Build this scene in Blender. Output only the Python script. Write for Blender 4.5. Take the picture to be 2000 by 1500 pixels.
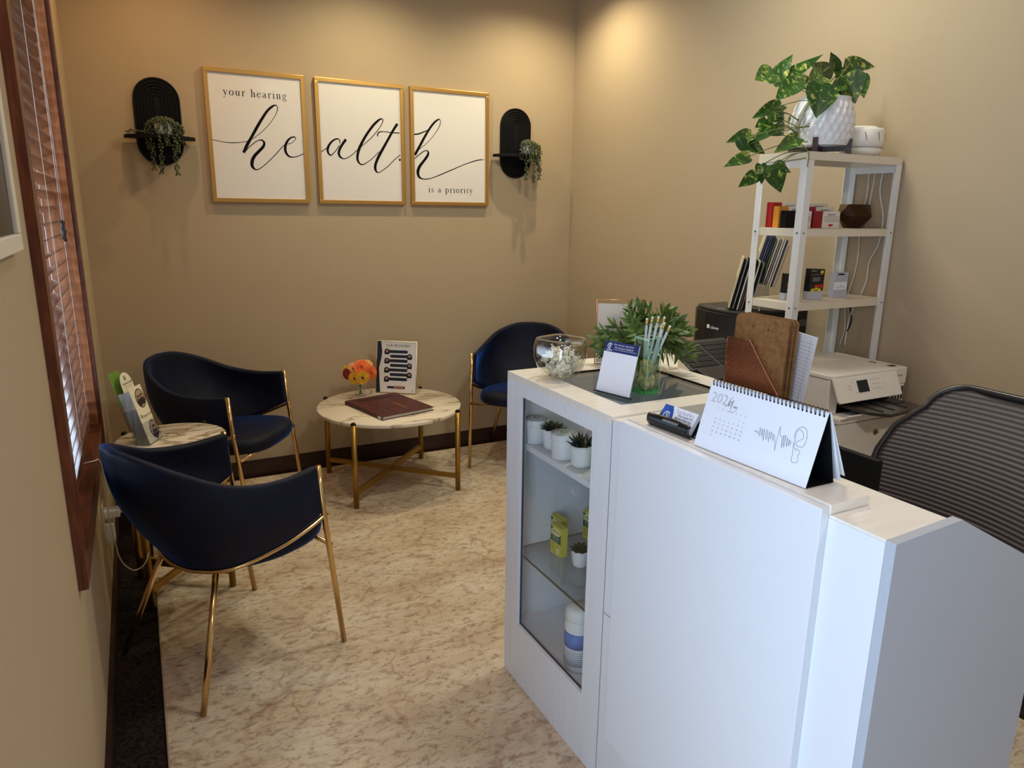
import bpy, math, random
from mathutils import Vector, Matrix
random.seed(7)
scene = bpy.context.scene
for o in list(bpy.data.objects): bpy.data.objects.remove(o)
COL = scene.collection
PI = math.pi
CAM_AXES = [[0.886809, -0.461946, 0.013265], [0.098208, 0.216424, 0.971348], [-0.45158, -0.860097, 0.237293]]
CAM_LOC = [0.20379, -4.20535, 1.54288]
CAM_F = 1393.93
SCRIPT_1 = [[[0.616, 1.877, 0.002], [0.648, 1.872, 0.002], [0.689, 1.866, 0.002], [0.727, 1.866, 0.003], [0.763, 1.87, 0.002], [0.795, 1.877, 0.002]], [[0.822, 1.89, 0.002], [0.851, 1.911, 0.002], [0.886, 1.941, 0.002], [0.919, 1.977, 0.002], [0.948, 2.018, 0.002], [0.961, 2.049, 0.003], [0.959, 2.063, 0.003], [0.949, 2.068, 0.005], [0.931, 2.058, 0.009], [0.906, 2.035, 0.01], [0.877, 1.994, 0.011], [0.847, 1.947, 0.012], [0.818, 1.899, 0.011], [0.795, 1.862, 0.013], [0.772, 1.818, 0.011]], [[0.779, 1.822, 0.003], [0.801, 1.846, 0.003], [0.829, 1.87, 0.003], [0.853, 1.885, 0.003], [0.871, 1.886, 0.006], [0.881, 1.873, 0.009], [0.874, 1.853, 0.011], [0.852, 1.83, 0.012], [0.827, 1.804, 0.013], [0.813, 1.777, 0.014], [0.812, 1.75, 0.012], [0.828, 1.734, 0.005], [0.85, 1.74, 0.003], [0.885, 1.767, 0.003], [0.932, 1.812, 0.003], [0.975, 1.858, 0.003], [0.991, 1.87, 0.003]], [[1.003, 1.873, 0.003], [1.025, 1.88, 0.002], [1.043, 1.896, 0.002], [1.047, 1.908, 0.003], [1.037, 1.912, 0.005], [1.016, 1.903, 0.007], [0.997, 1.879, 0.01], [0.989, 1.852, 0.011], [0.992, 1.828, 0.01], [1.007, 1.81, 0.007], [1.027, 1.807, 0.004], [1.052, 1.812, 0.003], [1.089, 1.828, 0.003]]]
SCRIPT_2 = [[[1.178, 1.837, 0.003], [1.196, 1.85, 0.003], [1.216, 1.865, 0.003]], [[1.288, 1.891, 0.003], [1.29, 1.905, 0.004], [1.279, 1.915, 0.005], [1.258, 1.909, 0.007], [1.235, 1.889, 0.009], [1.221, 1.864, 0.011], [1.22, 1.842, 0.009], [1.233, 1.826, 0.006], [1.252, 1.838, 0.003], [1.27, 1.858, 0.003], [1.287, 1.883, 0.003]], [[1.325, 1.915, 0.012], [1.307, 1.892, 0.011], [1.289, 1.864, 0.011], [1.281, 1.839, 0.011], [1.288, 1.82, 0.009], [1.306, 1.81, 0.004], [1.327, 1.815, 0.003], [1.357, 1.834, 0.003], [1.387, 1.861, 0.003]], [[1.412, 1.881, 0.002], [1.442, 1.905, 0.003], [1.48, 1.94, 0.003], [1.514, 1.978, 0.003], [1.536, 2.01, 0.003], [1.543, 2.03, 0.004], [1.535, 2.038, 0.005], [1.516, 2.028, 0.009], [1.485, 1.999, 0.011], [1.45, 1.955, 0.011], [1.422, 1.912, 0.012], [1.399, 1.869, 0.013], [1.388, 1.833, 0.012], [1.388, 1.805, 0.01], [1.402, 1.785, 0.006], [1.42, 1.784, 0.004], [1.448, 1.799, 0.003], [1.479, 1.823, 0.003], [1.516, 1.858, 0.003]], [[1.629, 2.017, 0.012], [1.602, 1.978, 0.011], [1.573, 1.931, 0.011], [1.541, 1.879, 0.012], [1.516, 1.838, 0.013], [1.496, 1.798, 0.012], [1.489, 1.767, 0.012], [1.497, 1.746, 0.007], [1.513, 1.743, 0.003], [1.541, 1.76, 0.003], [1.572, 1.784, 0.003], [1.61, 1.82, 0.003], [1.642, 1.845, 0.003]], [[1.51, 1.941, 0.005], [1.509, 1.952, 0.005], [1.52, 1.965, 0.005], [1.541, 1.969, 0.003], [1.571, 1.968, 0.003], [1.596, 1.966, 0.004], [1.641, 1.967, 0.004]], [[1.637, 1.812, 0.008], [1.641, 1.824, 0.007]]]
SCRIPT_3 = [[[1.726, 1.964, 0.006], [1.758, 1.969, 0.006], [1.791, 1.982, 0.005], [1.82, 1.995, 0.003]], [[1.759, 1.882, 0.002], [1.79, 1.904, 0.002], [1.823, 1.933, 0.002], [1.856, 1.969, 0.002], [1.886, 2.011, 0.003], [1.897, 2.041, 0.003], [1.894, 2.056, 0.003], [1.884, 2.057, 0.006], [1.861, 2.041, 0.009], [1.832, 2.008, 0.01], [1.799, 1.959, 0.011], [1.765, 1.902, 0.012], [1.732, 1.848, 0.012]], [[1.729, 1.826, 0.003], [1.756, 1.849, 0.004], [1.785, 1.87, 0.004], [1.808, 1.878, 0.004], [1.818, 1.865, 0.009], [1.809, 1.844, 0.012], [1.784, 1.813, 0.012], [1.761, 1.785, 0.014], [1.75, 1.755, 0.015], [1.756, 1.727, 0.011], [1.778, 1.715, 0.005], [1.807, 1.715, 0.004], [1.84, 1.722, 0.003], [1.895, 1.743, 0.004], [1.963, 1.771, 0.004], [2.04, 1.803, 0.003], [2.11, 1.828, 0.004], [2.154, 1.839, 0.004], [2.185, 1.841, 0.002]]]
POTHOS_LEAVES = [[2.24, -2.25, 2.016, 2.143, -2.27, 1.985, 0.078], [2.304, -2.2, 2.002, 2.358, -2.22, 2.096, 0.059], [2.324, -2.22, 2.012, 2.473, -2.24, 2.087, 0.048], [2.302, -2.3, 1.984, 2.194, -2.32, 1.917, 0.069], [2.51, -2.26, 2.019, 2.395, -2.28, 2.056, 0.086], [2.577, -2.22, 2.059, 2.541, -2.24, 2.114, 0.064], [2.664, -2.2, 2.074, 2.638, -2.22, 2.109, 0.054], [2.642, -2.24, 2.09, 2.759, -2.26, 2.09, 0.053], [2.551, -2.3, 2.025, 2.585, -2.32, 1.938, 0.111], [2.645, -2.28, 2.036, 2.658, -2.3, 1.963, 0.065], [2.355, -2.36, 1.969, 2.333, -2.38, 1.869, 0.091], [2.427, -2.35, 1.961, 2.368, -2.37, 1.89, 0.049], [2.476, -2.2, 2.025, 2.389, -2.22, 2.006, 0.046], [2.45, -2.25, 2.007, 2.402, -2.27, 1.977, 0.057], [2.277, -2.26, 1.911, 2.142, -2.28, 1.867, 0.053], [2.204, -2.3, 1.882, 2.177, -2.32, 1.844, 0.042], [2.269, -2.25, 1.884, 2.295, -2.27, 1.868, 0.059], [2.21, -2.3, 1.841, 2.124, -2.32, 1.789, 0.057], [2.243, -2.28, 1.837, 2.265, -2.3, 1.81, 0.063], [2.216, -2.26, 1.86, 2.152, -2.28, 1.83, 0.026], [2.108, -2.3, 1.801, 1.999, -2.32, 1.778, 0.046], [2.034, -2.33, 1.776, 2.069, -2.35, 1.728, 0.038], [2.15, -2.26, 1.775, 2.199, -2.28, 1.745, 0.046], [2.064, -2.34, 1.725, 1.963, -2.36, 1.701, 0.045], [2.224, -2.4, 1.786, 2.101, -2.42, 1.731, 0.051], [2.102, -2.42, 1.693, 2.136, -2.44, 1.615, 0.079], [2.133, -2.41, 1.694, 2.174, -2.43, 1.676, 0.031], [2.142, -2.33, 1.702, 2.137, -2.35, 1.644, 0.041], [2.134, -2.32, 1.671, 2.044, -2.34, 1.632, 0.047], [2.425, -2.2, 1.884, 2.398, -2.22, 1.831, 0.045], [2.598, -2.22, 2.049, 2.66, -2.24, 2.063, 0.047], [2.431, -2.3, 2.014, 2.337, -2.32, 1.977, 0.078], [2.532, -2.3, 1.996, 2.457, -2.32, 1.968, 0.051], [2.626, -2.24, 2.068, 2.64, -2.26, 2.031, 0.054]]

# ---------------------------------------------------------------- camera
cam_d = bpy.data.cameras.new('camera'); cam = bpy.data.objects.new('camera', cam_d); COL.objects.link(cam)
rx, ux, bz = CAM_AXES
cam.matrix_world = Matrix(((rx[0],ux[0],bz[0],CAM_LOC[0]),(rx[1],ux[1],bz[1],CAM_LOC[1]),(rx[2],ux[2],bz[2],CAM_LOC[2]),(0,0,0,1)))
cam_d.sensor_fit='HORIZONTAL'; cam_d.sensor_width=36; cam_d.lens=36*CAM_F/2000; cam_d.clip_start=.02
scene.camera = cam
# ---------------------------------------------------------------- colour management, world, lights
vs = scene.view_settings; scene.display_settings.display_device='sRGB'
vs.view_transform='Standard'; vs.look='None'; vs.gamma=1; vs.use_curve_mapping=False; vs.exposure=0.0
def lin(c):
    return tuple(((x/255)/12.92 if x<=10 else (((x/255)+.055)/1.055)**2.4) for x in c)
world = bpy.data.worlds.new('daylight'); scene.world = world; world.use_nodes=True
wn = world.node_tree; bg = wn.nodes['Background']; bg.inputs[0].default_value=(.607,.765,1.0,1); bg.inputs[1].default_value=5.0
def lamp(name, typ, loc, energy, col, rot=(0,0,0), **kw):
    d = bpy.data.lights.new(name, typ); d.energy=energy; d.color=col
    for k,v in kw.items(): setattr(d,k,v)
    o = bpy.data.objects.new(name,d); COL.objects.link(o); o.location=loc; o.rotation_euler=rot; return o
WARM=(1.0,.66,.36); COOL=(.66,.80,1.0)
# daylight through the glazed door behind the camera and the left window
def glow(c): return max(c),tuple(x/max(c) for x in c)
def portal(name,loc,sx,sy):
    o=lamp(name,'AREA',loc,1,(1,1,1),(0,-PI/2,0),shape='RECTANGLE',size=sx,size_y=sy); o.data.cycles.is_portal=True
portal('door_portal',(-.165,-4.255,1.075),2.15,1.90)
portal('window_portal',(-.165,-1.675,1.507),1.60,1.13)
CEIL=2.9
CANS=[(.42,-.50),(1.42,-.52),(2.44,-.50)]
for k,(x,y) in enumerate(CANS):
    e,c=glow([(0.309, 0.2, 0.099),(0.607, 0.527, 0.333),(0.767, 0.675, 0.449)][k])
    lamp('downlight_%d'%k,'SPOT',(x,y,CEIL-.03),62*e,c,(0,0,0),spot_size=math.radians(150),spot_blend=.9,shadow_soft_size=.02)
for k,(x,y) in enumerate([(2.05,-2.1),(.75,-3.2),(1.8,-5.0)]):
    e,c=glow([(0.98, 1.009, 0.862),(0.338, 0.273, 0.301),(1.05, 0.991, 0.944)][k])
    lamp('glow_%d'%k,'AREA',(x,y,CEIL-.03),20*e,c,(0,0,0),shape='DISK',size=.3)
# ---------------------------------------------------------------- materials
MATS={}
def nodes(name):
    m=bpy.data.materials.new(name); m.use_nodes=True; nt=m.node_tree
    return m,nt,nt.nodes['Principled BSDF']
def N(nt,t,**kw):
    n=nt.nodes.new(t)
    for k,v in kw.items():
        if k in n.inputs: n.inputs[k].default_value=v
        else: setattr(n,k,v)
    return n
def mat(name,col,rough=.5,metal=0,spec=.5,bump=0,bscale=200,sheen=0,alpha=None,trans=0,ior=1.45,coat=0,var=0,vscale=4,stretch=None):
    if name in MATS: return MATS[name]
    m,nt,b=nodes(name); c=lin(col)+(1,)
    b.inputs['Base Color'].default_value=c; b.inputs['Roughness'].default_value=rough; b.inputs['Metallic'].default_value=metal
    b.inputs['Specular IOR Level'].default_value=spec; b.inputs['IOR'].default_value=ior
    b.inputs['Transmission Weight'].default_value=trans; b.inputs['Coat Weight'].default_value=coat
    if sheen:
        b.inputs['Sheen Weight'].default_value=sheen; b.inputs['Sheen Roughness'].default_value=.35
    if bump or var:
        tc=N(nt,'ShaderNodeTexCoord'); mp=N(nt,'ShaderNodeMapping'); nt.links.new(tc.outputs['Object'],mp.inputs[0])
        if stretch: mp.inputs['Scale'].default_value=stretch
    if bump:
        n=N(nt,'ShaderNodeTexNoise',Scale=bscale,Detail=3.0); nt.links.new(mp.outputs[0],n.inputs['Vector'])
        bp=N(nt,'ShaderNodeBump',Strength=bump,Distance=.002); nt.links.new(n.outputs[0],bp.inputs['Height']); nt.links.new(bp.outputs[0],b.inputs['Normal'])
    if var:
        n=N(nt,'ShaderNodeTexNoise',Scale=vscale,Detail=4.0); nt.links.new(mp.outputs[0],n.inputs['Vector'])
        r=N(nt,'ShaderNodeValToRGB'); nt.links.new(n.outputs[0],r.inputs[0])
        r.color_ramp.elements[0].position=.3; r.color_ramp.elements[1].position=.7
        r.color_ramp.elements[0].color=tuple(x*(1-var) for x in c[:3])+(1,); r.color_ramp.elements[1].color=tuple(min(1,x*(1+var)) for x in c[:3])+(1,)
        nt.links.new(r.outputs[0],b.inputs['Base Color'])
    MATS[name]=m; return m
def ramp(nt,src,stops):
    r=N(nt,'ShaderNodeValToRGB'); nt.links.new(src,r.inputs[0]); e=r.color_ramp.elements
    while len(e)<len(stops): e.new(.5)
    for i,(p,c) in enumerate(stops):
        e[i].position=p; e[i].color=(c if len(c)==4 else lin(c)+(1,))
    return r
def thin_glass(name,tint,gloss=.1,rough=.02,k=.8):
    m,nt,b=nodes(name); nt.nodes.remove(b); out=nt.nodes['Material Output']
    t=N(nt,'ShaderNodeBsdfTransparent'); t.inputs[0].default_value=tint+(1,)
    g=N(nt,'ShaderNodeBsdfGlossy',Roughness=rough); g.inputs[0].default_value=(1,1,1,1)
    f=N(nt,'ShaderNodeFresnel',IOR=1.45); mx=N(nt,'ShaderNodeMixShader')
    mm=N(nt,'ShaderNodeMath',operation='MULTIPLY_ADD'); mm.inputs[1].default_value=k; mm.inputs[2].default_value=gloss*.12
    nt.links.new(f.outputs[0],mm.inputs[0]); ge=N(nt,'ShaderNodeNewGeometry'); iv=N(nt,'ShaderNodeMath',operation='SUBTRACT'); iv.inputs[0].default_value=1.0; nt.links.new(ge.outputs['Backfacing'],iv.inputs[1]); fin=N(nt,'ShaderNodeMath',operation='MULTIPLY'); nt.links.new(mm.outputs[0],fin.inputs[0]); nt.links.new(iv.outputs[0],fin.inputs[1]); nt.links.new(fin.outputs[0],mx.inputs[0])
    nt.links.new(t.outputs[0],mx.inputs[1]); nt.links.new(g.outputs[0],mx.inputs[2]); nt.links.new(mx.outputs[0],out.inputs[0])
    MATS[name]=m; return m
M_wall=mat('wall_paint',(176,156,128),.85,spec=.25,bump=.25,bscale=260,var=.02,vscale=1.5)
M_ceil=mat('ceiling_paint',(215,205,190),.9,spec=.2)
M_white=mat('white_laminate',(226,228,232),.38,spec=.45)
M_brush=mat('brushed_white_laminate',(226,228,232),.42,spec=.45,var=.035,vscale=30,stretch=(6,6,.12))
M_whitetop=mat('white_laminate_top',(232,226,214),.3,spec=.5,var=.05,vscale=14,stretch=(.5,6,1))
M_shadelam=mat('shaded_white_laminate',(176,180,188),.55,spec=.4,var=.02,vscale=200)  # white laminate darkened to grey; shade of the desk end is in the colour
M_gold=mat('polished_gold_metal',(226,190,130),.18,metal=1)
M_brass=mat('satin_brass_metal',(168,130,58),.38,metal=.85)
M_frame=mat('brushed_gold_frame',(196,152,84),.36,metal=.9)
M_copper=mat('rose_gold_wire',(214,150,122),.28,metal=1)
M_black=mat('matte_black',(9,9,11),.6,spec=.22)
M_blackgloss=mat('black_plastic',(20,20,22),.3,spec=.5)
M_darkgrey=mat('dark_grey_plastic',(52,50,50),.45)
M_ink=mat('black_ink',(16,15,15),.8,spec=.1)
M_paper=mat('poster_paper',(224,218,212),.6,spec=.2)
M_page=mat('white_paper',(232,236,244),.7,spec=.2)
M_cream=mat('cream_card',(228,218,190),.6)
M_wpost=mat('white_painted_metal',(230,228,222),.4,var=.01)
M_shelfb=mat('white_shelf_board',(226,214,192),.35,var=.03,vscale=6)
M_printer=mat('white_printer_plastic',(240,234,222),.42)
M_green=mat('succulent_green',(74,96,56),.5,var=.3,vscale=40)
M_dgreen=mat('dark_succulent',(34,52,40),.45,var=.3,vscale=60)
M_pgreen=mat('pearl_bead_leaf',(66,74,44),.35,var=.45,vscale=70)
M_ceramic=mat('white_ceramic',(232,232,232),.3,spec=.5)
M_silver=mat('silver_card',(188,192,202),.4,metal=.1)
M_navy=mat('navy_print',(24,40,104),.45)
M_blue=mat('blue_print',(52,92,180),.5)
M_red=mat('red_print',(190,36,40),.5)
M_cable=mat('white_cable',(222,218,208),.5)
M_bkcable=mat('black_cable',(18,18,18),.5)
M_steel=mat('steel_bolt',(110,112,116),.35,metal=1)
M_glass=thin_glass('clear_glass',(.96,.97,.965),.10)
M_bowl=thin_glass('bowl_glass',(.93,.93,.90),.9,.03,1.5)
M_topglass=thin_glass('tinted_top_glass',(.88,.90,.88),.4)
M_pic=thin_glass('picture_acrylic',(.99,.99,.99),.02,.10,.03)
M_acrylic=thin_glass('clear_acrylic',(.88,.90,.92),.2)
M_greenglass=thin_glass('green_glass',(.90,.965,.90),.3)
# wood
def wood(name,c1,c2,sc,rough=.35):
    m,nt,b=nodes(name); tc=N(nt,'ShaderNodeTexCoord'); mp=N(nt,'ShaderNodeMapping'); mp.inputs['Scale'].default_value=sc
    nt.links.new(tc.outputs['Object'],mp.inputs[0]); n=N(nt,'ShaderNodeTexNoise',Scale=9.0,Detail=6.0,Distortion=.6); nt.links.new(mp.outputs[0],n.inputs['Vector'])
    r=ramp(nt,n.outputs[0],[(.3,c1),(.72,c2)]); nt.links.new(r.outputs[0],b.inputs['Base Color'])
    b.inputs['Roughness'].default_value=rough; MATS[name]=m; return m
M_wood=wood('reddish_brown_wood',(62,28,18),(112,58,36),(8,1,8),.32)
M_woodv=wood('reddish_brown_wood_upright',(70,34,22),(122,66,42),(8,8,1),.32)
M_slat=wood('blind_slat_wood',(88,56,40),(122,80,56),(8,1,8),.16)
M_jamb=wood('lit_jamb_wood',(150,86,44),(196,124,74),(8,8,1),.35)  # brown casing wood lightened to orange; light on the jamb is in the colour
M_base=wood('dark_mahogany_base',(34,16,13),(52,26,20),(1,6,12),.4)
M_dwood=wood('dark_walnut',(46,20,18),(70,34,28),(1,1,6),.4)
def hardboard():
    m,nt,b=nodes('hardboard'); tc=N(nt,'ShaderNodeTexCoord')
    n=N(nt,'ShaderNodeTexNoise',Scale=70.0,Detail=6.0,Roughness=.8); nt.links.new(tc.outputs['Object'],n.inputs['Vector'])
    n2=N(nt,'ShaderNodeTexNoise',Scale=14.0,Detail=4.0); nt.links.new(tc.outputs['Object'],n2.inputs['Vector'])
    ad=N(nt,'ShaderNodeMath',operation='ADD'); nt.links.new(n.outputs[0],ad.inputs[0]); nt.links.new(n2.outputs[0],ad.inputs[1])
    r=ramp(nt,ad.outputs[0],[(.7,(104,70,38)),(1.0,(158,116,70)),(1.3,(176,134,86))]) if False else ramp(nt,n.outputs[0],[(.3,(112,76,42)),(.55,(156,114,68)),(.8,(172,132,86))])
    nt.links.new(r.outputs[0],b.inputs['Base Color']); b.inputs['Roughness'].default_value=.6; return m
M_hard=hardboard()
def velvet():
    m,nt,b=nodes('navy_velvet'); tc=N(nt,'ShaderNodeTexCoord')
    n=N(nt,'ShaderNodeTexNoise',Scale=12.0,Detail=4.0); nt.links.new(tc.outputs['Object'],n.inputs['Vector'])
    r=ramp(nt,n.outputs[0],[(.35,(5,9,24)),(.7,(9,16,42))]); nt.links.new(r.outputs[0],b.inputs['Base Color'])
    b.inputs['Roughness'].default_value=.62; b.inputs['Specular IOR Level'].default_value=.25
    b.inputs['Sheen Weight'].default_value=.7; b.inputs['Sheen Roughness'].default_value=.28; b.inputs['Sheen Tint'].default_value=(.04,.20,.85,1)
    n2=N(nt,'ShaderNodeTexNoise',Scale=700.0,Detail=2.0); nt.links.new(tc.outputs['Object'],n2.inputs['Vector'])
    bp=N(nt,'ShaderNodeBump',Strength=.25,Distance=.001); nt.links.new(n2.outputs[0],bp.inputs['Height']); nt.links.new(bp.outputs[0],b.inputs['Normal'])
    return m
M_velvet=velvet()
def marble():
    m,nt,b=nodes('white_marble_print'); tc=N(nt,'ShaderNodeTexCoord'); mp=N(nt,'ShaderNodeMapping'); mp.inputs['Rotation'].default_value=(0,0,.5)
    mp.inputs['Scale'].default_value=(1.0,2.4,1)
    nt.links.new(tc.outputs['Object'],mp.inputs[0])
    n=N(nt,'ShaderNodeTexNoise',Scale=1.5,Detail=4.0,Distortion=.7,Roughness=.55); nt.links.new(mp.outputs[0],n.inputs['Vector'])
    sb=N(nt,'ShaderNodeMath',operation='SUBTRACT'); sb.inputs[1].default_value=.5; nt.links.new(n.outputs[0],sb.inputs[0])
    ab=N(nt,'ShaderNodeMath',operation='ABSOLUTE'); nt.links.new(sb.outputs[0],ab.inputs[0])
    r=ramp(nt,ab.outputs[0],[(0.0,(120,98,76)),(.006,(186,168,144)),(.03,(226,214,194)),(1,(234,224,206))])
    nt.links.new(r.outputs[0],b.inputs['Base Color']); b.inputs['Roughness'].default_value=.22; return m
M_marble=marble()
def rugmat():
    m,nt,b=nodes('vintage_rug'); tc=N(nt,'ShaderNodeTexCoord')
    mp=N(nt,'ShaderNodeMapping'); mp.inputs['Scale'].default_value=(1.0,1.9,1); nt.links.new(tc.outputs['Object'],mp.inputs[0])
    big=N(nt,'ShaderNodeTexNoise',Scale=3.2,Detail=3.0); nt.links.new(mp.outputs[0],big.inputs['Vector'])
    mid=N(nt,'ShaderNodeTexNoise',Scale=22.0,Detail=10.0,Roughness=.80,Distortion=.5); nt.links.new(mp.outputs[0],mid.inputs['Vector'])
    vor=N(nt,'ShaderNodeTexVoronoi',feature='DISTANCE_TO_EDGE',Scale=6.5)
    wn_=N(nt,'ShaderNodeTexNoise',Scale=8.0,Detail=3.0); nt.links.new(tc.outputs['Object'],wn_.inputs['Vector'])
    mxv=N(nt,'ShaderNodeVectorMath',operation='MULTIPLY_ADD'); mxv.inputs[1].default_value=(.12,.12,0); nt.links.new(wn_.outputs[1],mxv.inputs[0]); nt.links.new(tc.outputs['Object'],mxv.inputs[2]); nt.links.new(mxv.outputs[0],vor.inputs['Vector'])
    vr=ramp(nt,vor.outputs[0],[(0.0,(0,0,0,1)),(.022,(0,0,0,1)),(.05,(1,1,1,1))])
    base=ramp(nt,big.outputs[0],[(.3,(190,168,142)),(.5,(206,188,162)),(.7,(216,202,180))])
    spot=ramp(nt,mid.outputs[0],[(.30,(.9,.9,.9,1)),(.42,(.5,.5,.5,1)),(.50,(.05,.05,.05,1)),(.55,(0,0,0,1))])
    m1=N(nt,'ShaderNodeMixRGB'); m1.inputs[2].default_value=lin((118,86,66))+(1,); nt.links.new(base.outputs[0],m1.inputs[1]); nt.links.new(spot.outputs[0],m1.inputs[0])
    mul=N(nt,'ShaderNodeMath',operation='MULTIPLY'); inv=N(nt,'ShaderNodeMath',operation='SUBTRACT'); inv.inputs[0].default_value=1.0; nt.links.new(vr.outputs[0],inv.inputs[1])
    pm=N(nt,'ShaderNodeTexNoise',Scale=5.0,Detail=6.0,Roughness=.7); nt.links.new(tc.outputs['Object'],pm.inputs['Vector'])
    pr=ramp(nt,pm.outputs[0],[(.45,(0,0,0,1)),(.62,(.42,.42,.42,1))]); nt.links.new(inv.outputs[0],mul.inputs[0]); nt.links.new(pr.outputs[0],mul.inputs[1])
    m2=N(nt,'ShaderNodeMixRGB'); m2.inputs[2].default_value=lin((150,104,78))+(1,); nt.links.new(m1.outputs[0],m2.inputs[1]); nt.links.new(mul.outputs[0],m2.inputs[0])
    nt.links.new(m2.outputs[0],b.inputs['Base Color']); b.inputs['Roughness'].default_value=.95; b.inputs['Specular IOR Level'].default_value=.1
    fn=N(nt,'ShaderNodeTexNoise',Scale=500.0); nt.links.new(tc.outputs['Object'],fn.inputs['Vector'])
    bp=N(nt,'ShaderNodeBump',Strength=.3,Distance=.002); nt.links.new(fn.outputs[0],bp.inputs['Height']); nt.links.new(bp.outputs[0],b.inputs['Normal'])
    return m
M_rug=rugmat()
M_carpet=mat('dark_loop_carpet',(44,36,32),1,spec=.05,bump=1,bscale=160,var=.6,vscale=90)
def meshfabric():
    m,nt,b=nodes('ribbed_grey_mesh'); tc=N(nt,'ShaderNodeTexCoord'); w=N(nt,'ShaderNodeTexWave',bands_direction='Z',Scale=27.0,Distortion=.0)
    nt.links.new(tc.outputs['Object'],w.inputs['Vector']); r=ramp(nt,w.outputs[0],[(.25,(52,44,44)),(.6,(86,76,74))])
    nt.links.new(r.outputs[0],b.inputs['Base Color']); b.inputs['Roughness'].default_value=.6
    bp=N(nt,'ShaderNodeBump',Strength=.5,Distance=.004); nt.links.new(w.outputs[0],bp.inputs['Height']); nt.links.new(bp.outputs[0],b.inputs['Normal']); return m
M_mesh=meshfabric()
def potleaf():
    m,nt,b=nodes('variegated_leaf'); tc=N(nt,'ShaderNodeTexCoord'); n=N(nt,'ShaderNodeTexNoise',Scale=38.0,Detail=5.0,Roughness=.7,Distortion=1.2); nt.links.new(tc.outputs['Object'],n.inputs['Vector'])
    r=ramp(nt,n.outputs[0],[(.50,(34,70,22)),(.57,(70,104,34)),(.64,(176,176,84)),(.72,(214,206,130))]); nt.links.new(r.outputs[0],b.inputs['Base Color'])
    b.inputs['Roughness'].default_value=.32; return m
M_leaf=potleaf()
M_plant=mat('lanceolate_leaf',(92,116,56),.42,var=.35,vscale=25)
M_stem=mat('plant_stem',(104,112,50),.5)
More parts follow.
